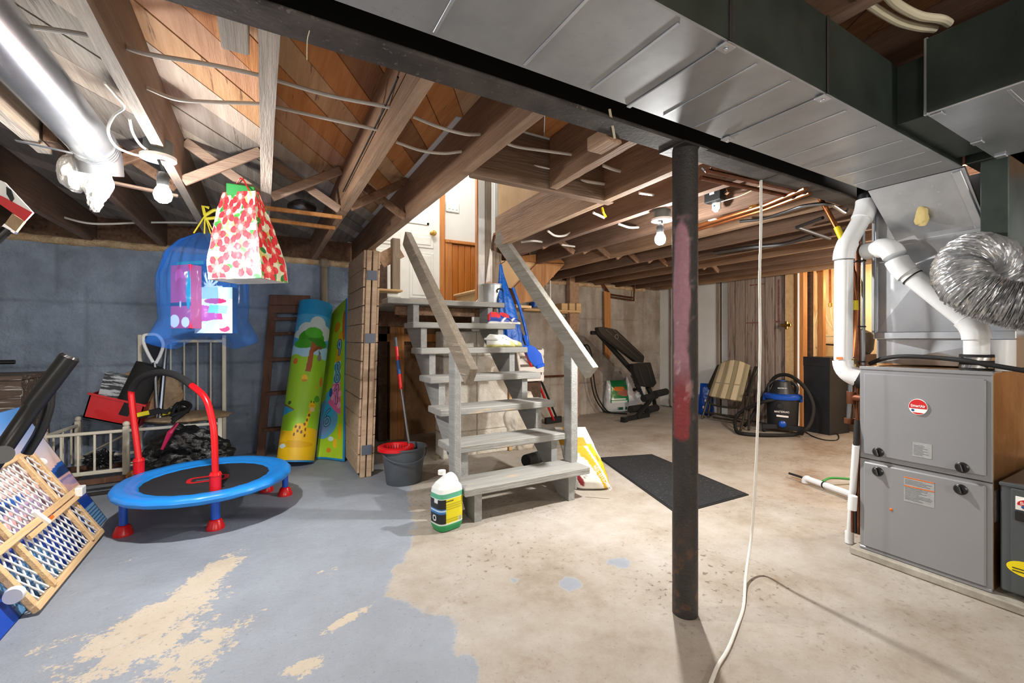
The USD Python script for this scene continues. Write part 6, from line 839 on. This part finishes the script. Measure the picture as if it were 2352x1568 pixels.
# ---------------------------------------------------------------- hanging gift bag
def flower(P, x, y, r, a0=0):
    dx, dy = P.x - x, P.y - y; d_ = np.hypot(dx, dy); a = np.arctan2(dy, dx) + a0
    k = d_ < r * (.50 + .5 * np.abs(np.cos(3 * a))); P.c[k] = lerp(lin('#e2303a'), lin('#b3121f'), np.abs(np.sin(3 * a))[k] ** 2 * .6); k = d_ < r * (.28 + .3 * np.abs(np.sin(3 * a))); P.c[k] = lin('#ef5a58'); k = d_ < r * (.14 + .12 * np.abs(np.cos(5 * a))); P.c[k] = lin('#f4ecd0')
gc = np.array([-.06, 2.50, 1.286]); gd = np.array([.78, -.62, 0]); gd /= np.linalg.norm(gd); ge = np.array([gd[1], -gd[0], 0]); ge = ge if ge @ (EYE - gc) > 0 else -ge
GH = .437
def gift_side(face, w, dpt):
    """faces of a bag that narrows upwards: 0 front, 1 right, 2 back, 3 left"""
    def f(u, v):
        k = np.interp(v, [0, .2, .6, 1], [1, 1, .82, .62]); ww = w * k / 2; dd_ = dpt / 2 * np.interp(v, [0, .25, .7, 1], [1, .95, .55, .16]); s_ = 2 * u - 1; b = .012 * (meshkit.fbm(st(u * 4 + face * 5, v * 5, 0 * u), 3) - .5)
        L_, D_ = {0: (s_ * ww, dd_ + b), 1: (ww + b, -s_ * dd_), 2: (-s_ * ww, -dd_ + b), 3: (-ww + b, s_ * dd_)}[face]; lean_ = .10 * v
        return gc + (L_ - .045 * v)[..., None] * gd + (D_ + .0 * lean_)[..., None] * ge + (GH * v)[..., None] * np.array([0, 0, 1.]) 
    return f
t = T('gift_bag', 'red poinsettia patterned gift bag hanging from the pale joist', 'gift bag'); rs = np.random.default_rng(4)
for fc, w in ((0, .30), (1, .20), (2, .30), (3, .20)):
    m, u, v, bk = solid_sheet(gift_side(fc, .283, .185), int(w * 500), 230, .002); P_ = Paint(u * w, v * GH, '#d9d8b8'); 
    for k in range(60): x, y = rs.random() * w, rs.random() * GH; P_.ell(x, y, .03, .011, ('#d3c46a', '#f3f2e2', '#3f8a3c', '#6aa84a')[k % 4], rs.random() * 180)
    for k in range(14): P_.ell(rs.random() * w, rs.random() * GH, .026, .013, '#2c7a34', rs.random() * 180)
    F_ = [(.06, .05), (.21, .07), (.13, .15), (.27, .17), (.03, .21), (.19, .25), (.09, .33), (.26, .33), (.17, .41), (.02, .42)]
    for k, (x, y) in enumerate(F_):
        if x < w + .03: flower(P_, x, y, .068, k)
    P_.where(bk > .5, '#f0eee8'); t.add(('front', 'side', 'back', 'side')[fc] + '_panel', m, 'print', smooth=True, col=P_.c)
t.add('base', prism([(-.140, -.091), (.140, -.091), (.140, .091), (-.140, .091)], .004, gc + [0, 0, .002], gd, -ge if np.cross(gd, ge)[2] < 0 else ge), 'white_paint', 'white bag bottom'); gt_ = gc + [0, 0, GH] - gd * .045
t.add('liner', cb(*sorted((gt_[0] - .06, gt_[0] + .06)), gt_[1] - .012, gt_[1] + .012, gt_[2] - .02, gt_[2] + .035), 'ink_green' if False else 'green_print', 'green inner edge'); t.add('handle', tube([gt_ + gd * -.05, gt_ + [0, 0, .07], gt_ + gd * .05], .003, 6, smooth=5), 'red_plastic'); t.done()
# ---------------------------------------------------------------- blue see-through bag with gift bags inside
film('blue_film_clear', '#dfebfc', '#3f93f5', .16, .16); bc = np.array([-.285, 3.0, 0.]); zb0, zb1 = 1.00, 1.60
def bag_fn(u, v):
    a = u * 2 * np.pi; r = np.interp(v, [0, .05, .16, .35, .6, .8, .92, 1], [.45, .85, .98, 1, .97, .80, .5, .12]); k = 1 + .10 * (meshkit.fbm(st(np.cos(a) * 2, np.sin(a) * 2, v * 4), 4) - .5) + .10 * np.sin(a * 19 + 3 * v) * v ** 2; ear = smoothstep(.2, 0, v) * np.abs(np.cos(a)) ** 8
    x = .215 * r * k * np.cos(a) * (1 + .55 * ear); y = .155 * r * k * np.sin(a); z = zb0 + (zb1 - zb0) * v - .05 * ear + .02 * np.sin(3 * a) * (1 - v) + .045 * np.exp(-((v - 1) / .1) ** 2) * np.sin(2 * a) * 0
    return st(bc[0] + x, bc[1] + y, z)
m = grid(bag_fn, 141, 90)[0]; t = T('blue_plastic_bag', 'see-through blue plastic bag of gift bags hanging by yellow ties', 'plastic bag'); t.add('film', m, 'blue_film_clear', smooth=True)
tp = np.array([bc[0], bc[1], 1.70]); t.add('tie', cat([tube([bc + [dx, dy, zb1 - .01], tp], .004, 6) for dx, dy in ((-.05, -.02), (.0, -.03), (.03, 0), (.05, .02))] + [tube([tp, tp + [.05, -.01, .035], tp + [.06, 0, .0], tp + [0, 0, -.02]], .009, 6, smooth=5), tube([tp, tp + [-.01, 0, .05], tp + [.02, 0, .045]], .009, 6), tube([bc + [.05, 0, 1.66], bc + [.09, 0, 1.60], bc + [.11, 0, 1.53]], .007, 6)]), 'yellow_ribbon', 'yellow drawstring ties'); t.done()
def gbag(lab, c, w, h, d_, ang, base, painter, tilt=0):
    ex = np.array([math.cos(ang), math.sin(ang), 0]); ey = np.array([-ex[1], ex[0], 0]); up_ = np.array([0, 0, 1.]) + ex * tilt; t = T('small_gift_bag', lab, 'gift bag', 'gift bags in the blue bag')
    m, u, v, bk = solid_sheet(lambda u, v: np.asarray(c) + ((u - .5) * w)[..., None] * ex + (v * h)[..., None] * up_, 90, 90, .004); P_ = Paint(u, v, base); painter(P_); P_.where(bk > .5, base); t.add('front', m, 'print', smooth=True, col=P_.c); o = np.asarray(c); V = np.array([o + ex * a * w / 2 + up_ * b * h * .995 + ey * e for a in (-1, 1) for b in (0, 1) for e in (.005, d_)]); t.add('body', trimesh.convex.convex_hull(V), 'red_bin' if base == '#c3265a' else 'ink_blue'); t.done()
def p1_(P): P.ell(.45, .82, .22, .12, '#e2458a'); P.ell(.5, .5, .34, .3, '#c21f5a'); P.ell(.2, .12, .25, .1, '#f2eef2'); P.ell(.75, .1, .2, .08, '#f2eef2'); P.where((np.abs(P.y - .38) < .025), '#2a1a2a'); P.ell(.5, .38, .05, .05, '#d9d9d9'); P.ell(.9, .6, .12, .3, '#1f9aa0')
def p2_(P): P.where(P.y > .75, '#9fc0d4'); P.poly(((.1, .25), (.75, .3), (.7, .55), (.15, .62)), '#d23a86'); P.poly(((.35, .45), (.85, .42), (.9, .6), (.4, .62)), '#7fd0c0'); P.ell(.55, .70, .3, .06, '#b81f5c'); P.ell(.3, .12, .28, .10, '#f4f2f4'); P.ell(.8, .1, .14, .07, '#d23a6a'); P.ell(.6, .2, .3, .1, '#eceaf0')
def p3_(P):
    for k in range(6): a = k * math.pi / 6; P.line([(.5 - .3 * math.cos(a), .6 - .3 * math.sin(a)), (.5 + .3 * math.cos(a), .6 + .3 * math.sin(a))], .02, '#dfeaf6')
    P.poly(((.75, .2), (.85, .55), (.95, .2)), '#e8eef6')
def p4_(P): P.where(P.y > .55, '#3f9a9a'); P.where((P.x < .4) & (P.y < .35), '#1fae5a'); P.ell(.6, .7, .2, .15, '#cfe6d8')
gbag('pink gift bag with white swirls inside the blue plastic bag', (-.385, 2.91, 1.06), .15, .34, .06, math.radians(-48), '#c3265a', p1_); gbag('white gift bag with pink and teal print inside the blue plastic bag', (-.235, 2.865, 1.035), .20, .25, .05, math.radians(-28), '#dfe8ee', p2_); gbag('dark blue snowflake gift bag inside the blue plastic bag', (-.26, 2.95, 1.10), .24, .32, .04, math.radians(-32), '#14305a', p3_); gbag('teal and green gift bag at the back left inside the blue plastic bag', (-.36, 3.03, 1.06), .18, .38, .03, math.radians(-40), '#1f5a8a', p4_)
# ---------------------------------------------------------------- cables through the joists
def cab(lab, pts, r=.0065, m='cable_white', zs=None): M('cable', lab, 'cable', tube([F(x, y, z) for x, y, z in pts], r, 8, smooth=6), m, 'cables at the joists')
cab('white cable crossing the orange boards, nearest the steel beam', ((-40, 48, 1.80), (0, 52, 1.80), (185, 78, 1.82), (262, 98, 1.82), (330, 122, 1.79), (480, 148, 1.80), (592, 172, 1.82), (640, 186, 1.82), (760, 220, 1.80), (895, 246, 1.80)))
cab('white cable sagging across the orange boards farther from the beam', ((306, 186, 1.83), (345, 205, 1.81), (405, 228, 1.79), (480, 234, 1.80), (592, 238, 1.83), (634, 246, 1.83), (740, 270, 1.80), (868, 298, 1.80)))
cab('pale cable looping between two tan joists, nearest the beam', ((950, 268, 1.82), (1010, 292, 1.79), (1070, 308, 1.79), (1120, 310, 1.82), (1180, 335, 1.83), (1250, 346, 1.80), (1340, 358, 1.82))); cab('pale cable looping between two tan joists, farther from the beam', ((910, 326, 1.82), (965, 345, 1.80), (1020, 352, 1.80), (1080, 348, 1.82), (1140, 366, 1.84), (1215, 378, 1.82), (1280, 392, 1.82)))
cab('white cable end crossing the bay behind the short trimmer joist', ((1385, 380, 1.84), (1420, 392, 1.83), (1472, 400, 1.84)), .008); cab('white cable crossing the header bay above the stairs', ((1320, 412, 1.80), (1370, 420, 1.80), (1425, 428, 1.82)), .008)
for lab, pts in (('looped white cable stub hanging under the joist right of the stair post', ((1258, 530, 1.77), (1275, 541, 1.75), (1296, 541, 1.75), (1318, 530, 1.77))), ('short white cable pair beside the stair post under the trimmer joist', ((1198, 556, 1.77), (1225, 553, 1.76), (1250, 556, 1.77))), ('short white cable stub below the looped cable stub', ((1290, 562, 1.77), (1320, 566, 1.77))), ('white cable stub poking down beside the yellow cable stub', ((1362, 488, 1.77), (1388, 500, 1.75))), ('white cable stub low between the far joists', ((1488, 535, 1.76), (1460, 537, 1.77), (1436, 540, 1.78)) [::-1]), ('cream cable stub left of the hanging bulb', ((1420, 514, 1.77), (1445, 522, 1.75), (1466, 522, 1.77))), ('white cable stub above the black junction box', ((1468, 443, 1.80), (1504, 448, 1.80)))): cab(lab, pts, .008)
cab('short yellow cable stub hanging beside the white cable stub', ((1383, 477, 1.78), (1386, 488, 1.75), (1391, 497, 1.74)), .007, 'yellow_plastic')
M('cable', 'white cable hanging at the joist end above the blue wall at the left', 'cable', tube([Yp(x, y, 3.9) for x, y in ((115, 486), (150, 500), (200, 512), (250, 514), (330, 511), (440, 511), (520, 516))], .007, 8, smooth=6), 'cable_white'); M('cable', 'white wire looping from the pale joist to the left bulb fixture', 'cable', tube([F(240, 190, 1.73), F(262, 215, 1.725), F(285, 245, 1.72), F(262, 265, 1.71), F(248, 300, 1.70), F(265, 335, 1.69), F(300, 352, 1.70), F(325, 358, 1.71)], .0045, 8, smooth=6), 'cable_white'); M('cable', 'short white wire hugging the pale joist above the left bulb fixture', 'cable', tube([F(297, 272, 1.725), F(305, 305, 1.72), F(325, 335, 1.71), F(350, 348, 1.72)], .0045, 8, smooth=6), 'cable_white')
for d_, lab in ((0, 'cream cable in the dark bay at the upper right, nearest the main duct'), (1, 'cream cable in the dark bay at the upper right, farther from the main duct')): M('cable', lab, 'cable', tube([F(x, y, 1.98) for x, y in (((1965, -20), (2000, 12), (2060, 48), (2110, 62), (2148, 66)), ((2030, -20), (2060, 10), (2110, 36), (2160, 44), (2180, 54)))[d_]], .012, 10, smooth=6), 'cable_cream')
M('joist_wire', 'thin black wire stapled along the tan joist', 'wire', tube([F(x, y, z) + [-.004, 0, 0] for x, y, z in ((917, 178, 1.80), (885, 250, 1.80), (850, 320, 1.80), (790, 440, 1.79))], .0035, 6), 'black_rubber')
# hanging white cord
ct = F(1748, 414, 1.70); M('hanging_cord', 'long white flat cord hanging from the steel beam down to the floor', 'cord', tube([ct, Xp(1748, 520, ct[0] - .01), Xp(1745, 640, ct[0] - .02), Xp(1746, 800, ct[0] - .03), Xp(1741, 960, ct[0] - .04), Xp(1734, 1120, ct[0] - .05), Xp(1726, 1230, ct[0] - .05), F(1713, 1320, .03), F(1708, 1390, .006), F(1692, 1440, .006), F(1672, 1490, .006), F(1648, 1530, .006), F(1630, 1575, .006), F(1600, 1640, .006)], .0055, 8, smooth=8), 'cable_white')
M('dusty_string', 'short dusty string hanging from the steel beam', 'string', tube([F(711, 70, 1.70), F(706, 90, 1.69), F(705, 115, 1.675), F(705, 138, 1.66)], .0012, 5, smooth=4), 'cable_cream'); M('tape_strip', 'torn pale strip stuck on the steel beam near the post', 'tape', bar(F(1400, 250, 1.71), F(1412, 318, 1.693), .008, .002), 'cable_cream')
# boxes on the far joists
for px, lab, m_ in (((1440, 482), 'small black junction box on a joist left of the hanging bulb', 'label_black'), ((1642, 448), 'black box fixed on the joist right of the support post', 'label_black')):
    q = F(*px, 1.80); t = T('junction_box', lab, 'junction box', 'black boxes on the joists'); t.add('box', bar(q + [-.0, -.05, 0], q + [0.0, .05, 0], .05, .075), m_); t.add('label', bar(q + [-.027, -.015, .005], q + [-.027, .015, .005], .002, .012), 'label_white'); t.add('lug', bar(q + [0, -.06, -.01], q + [0, -.08, 0], .02, .02), 'chrome'); t.done()
q = F(1646, 466, 1.765); t = T('white_sensor', 'white plastic sensor with a small blue light under the black box', 'sensor'); t.add('body', cb(q[0] - .02, q[0] + .02, q[1] - .025, q[1] + .025, q[2] - .05, q[2] + .035, .015), 'white_plastic'); t.add('light', blob(q + [-.021, 0, -.02], (.003, .005, .005), 1, 0, 1), 'blue_plastic'); t.add('lead', tube([q + [0, -.02, 0], q + [.02, -.15, .01], q + [.05, -.3, .06]], .003, 6, smooth=5), 'cable_cream'); t.done()
t = T('copper_pipes', 'pair of copper water pipes running under the far joists', 'pipe')
for a, b, c in (((1600, 520), (1760, 470), (1850, 432)), ((1600, 528), (1760, 480), (1860, 442))): t.add('tube', tube([F(*a, 1.702), F(*b, 1.70), F(*c, 1.697)], .011, 10), 'copper_bright')
for a, b in (((1610, 408), (1835, 455)), ((1625, 392), (1850, 442))): t.add('tube', tube([F(*a, 1.703), F(*b, 1.702)], .010, 10), 'copper_dull')
q = F(1733, 476, 1.71); t.add('clip', cat([cyl(q + [0, -.02, 0], q + [0, .02, 0], .016, 8)]), 'brass'); t.add('tag', bar(F(1628, 507, 1.705), F(1645, 502, 1.705), .02, .006), 'label_white'); t.done()
M('grey_cable_run', 'grey cable drooping under the far joists toward the vent pipe', 'cable', tube([F(x, y, z) for x, y, z in ((1700, 508, 1.73), (1750, 503, 1.71), (1800, 488, 1.70), (1850, 472, 1.70), (1905, 470, 1.70), (1940, 488, 1.71), (1955, 470, 1.73))], .009, 8, smooth=6), 'steel_grey'); M('black_pipe_run', 'black angled drain pipe under the far joists', 'pipe', cat([cyl(F(1830, 522, 1.70), F(1905, 548, 1.70), .012, 10), cyl(F(1830, 522, 1.70), F(1890, 500, 1.70), .010, 10)]), 'black_iron')
M('insulated_pipe', 'long sagging grey pipe under the far joists', 'pipe', tube([F(x, y, z) for x, y, z in ((1640, 580, 1.74), (1720, 568, 1.72), (1800, 560, 1.71), (1870, 540, 1.71))], .016, 10, smooth=6), 'steel_grey'); t = T('nook_pipe', 'thin orange copper pipe crossing above the nook opening', 'pipe'); t.add('tube', cyl(Xp(1795, 590, 5.1), Xp(1912, 608, 5.6), .012, 10), 'copper_bright'); t.add('end_cap', cyl(Xp(1793, 590, 5.1), Xp(1799, 591, 5.1), .018, 10), 'brass'); t.done()
M('cobweb_wires', 'tangle of cobwebbed foil and wires above the beam right of the support post', 'wires', cat([tube([F(1612 + 10 * k, 385 + 3 * k + 6 * math.sin(2.3 * k), 1.76), F(1625 + 10 * k, 396 + 2 * k, 1.74), F(1640 + 9 * k, 392 + 4 * k - 5 * math.sin(1.7 * k), 1.76)], .004, 6, smooth=4) for k in range(7)]), 'chrome', kind='stuff')
M('tin_can_vent', 'round metal vent stub between the joists above the nailed strips', 'vent', tube([F(672, 475, 1.86), F(690, 470, 1.86), F(715, 478, 1.88)], .035, 20, smooth=4), 'steel_grey')
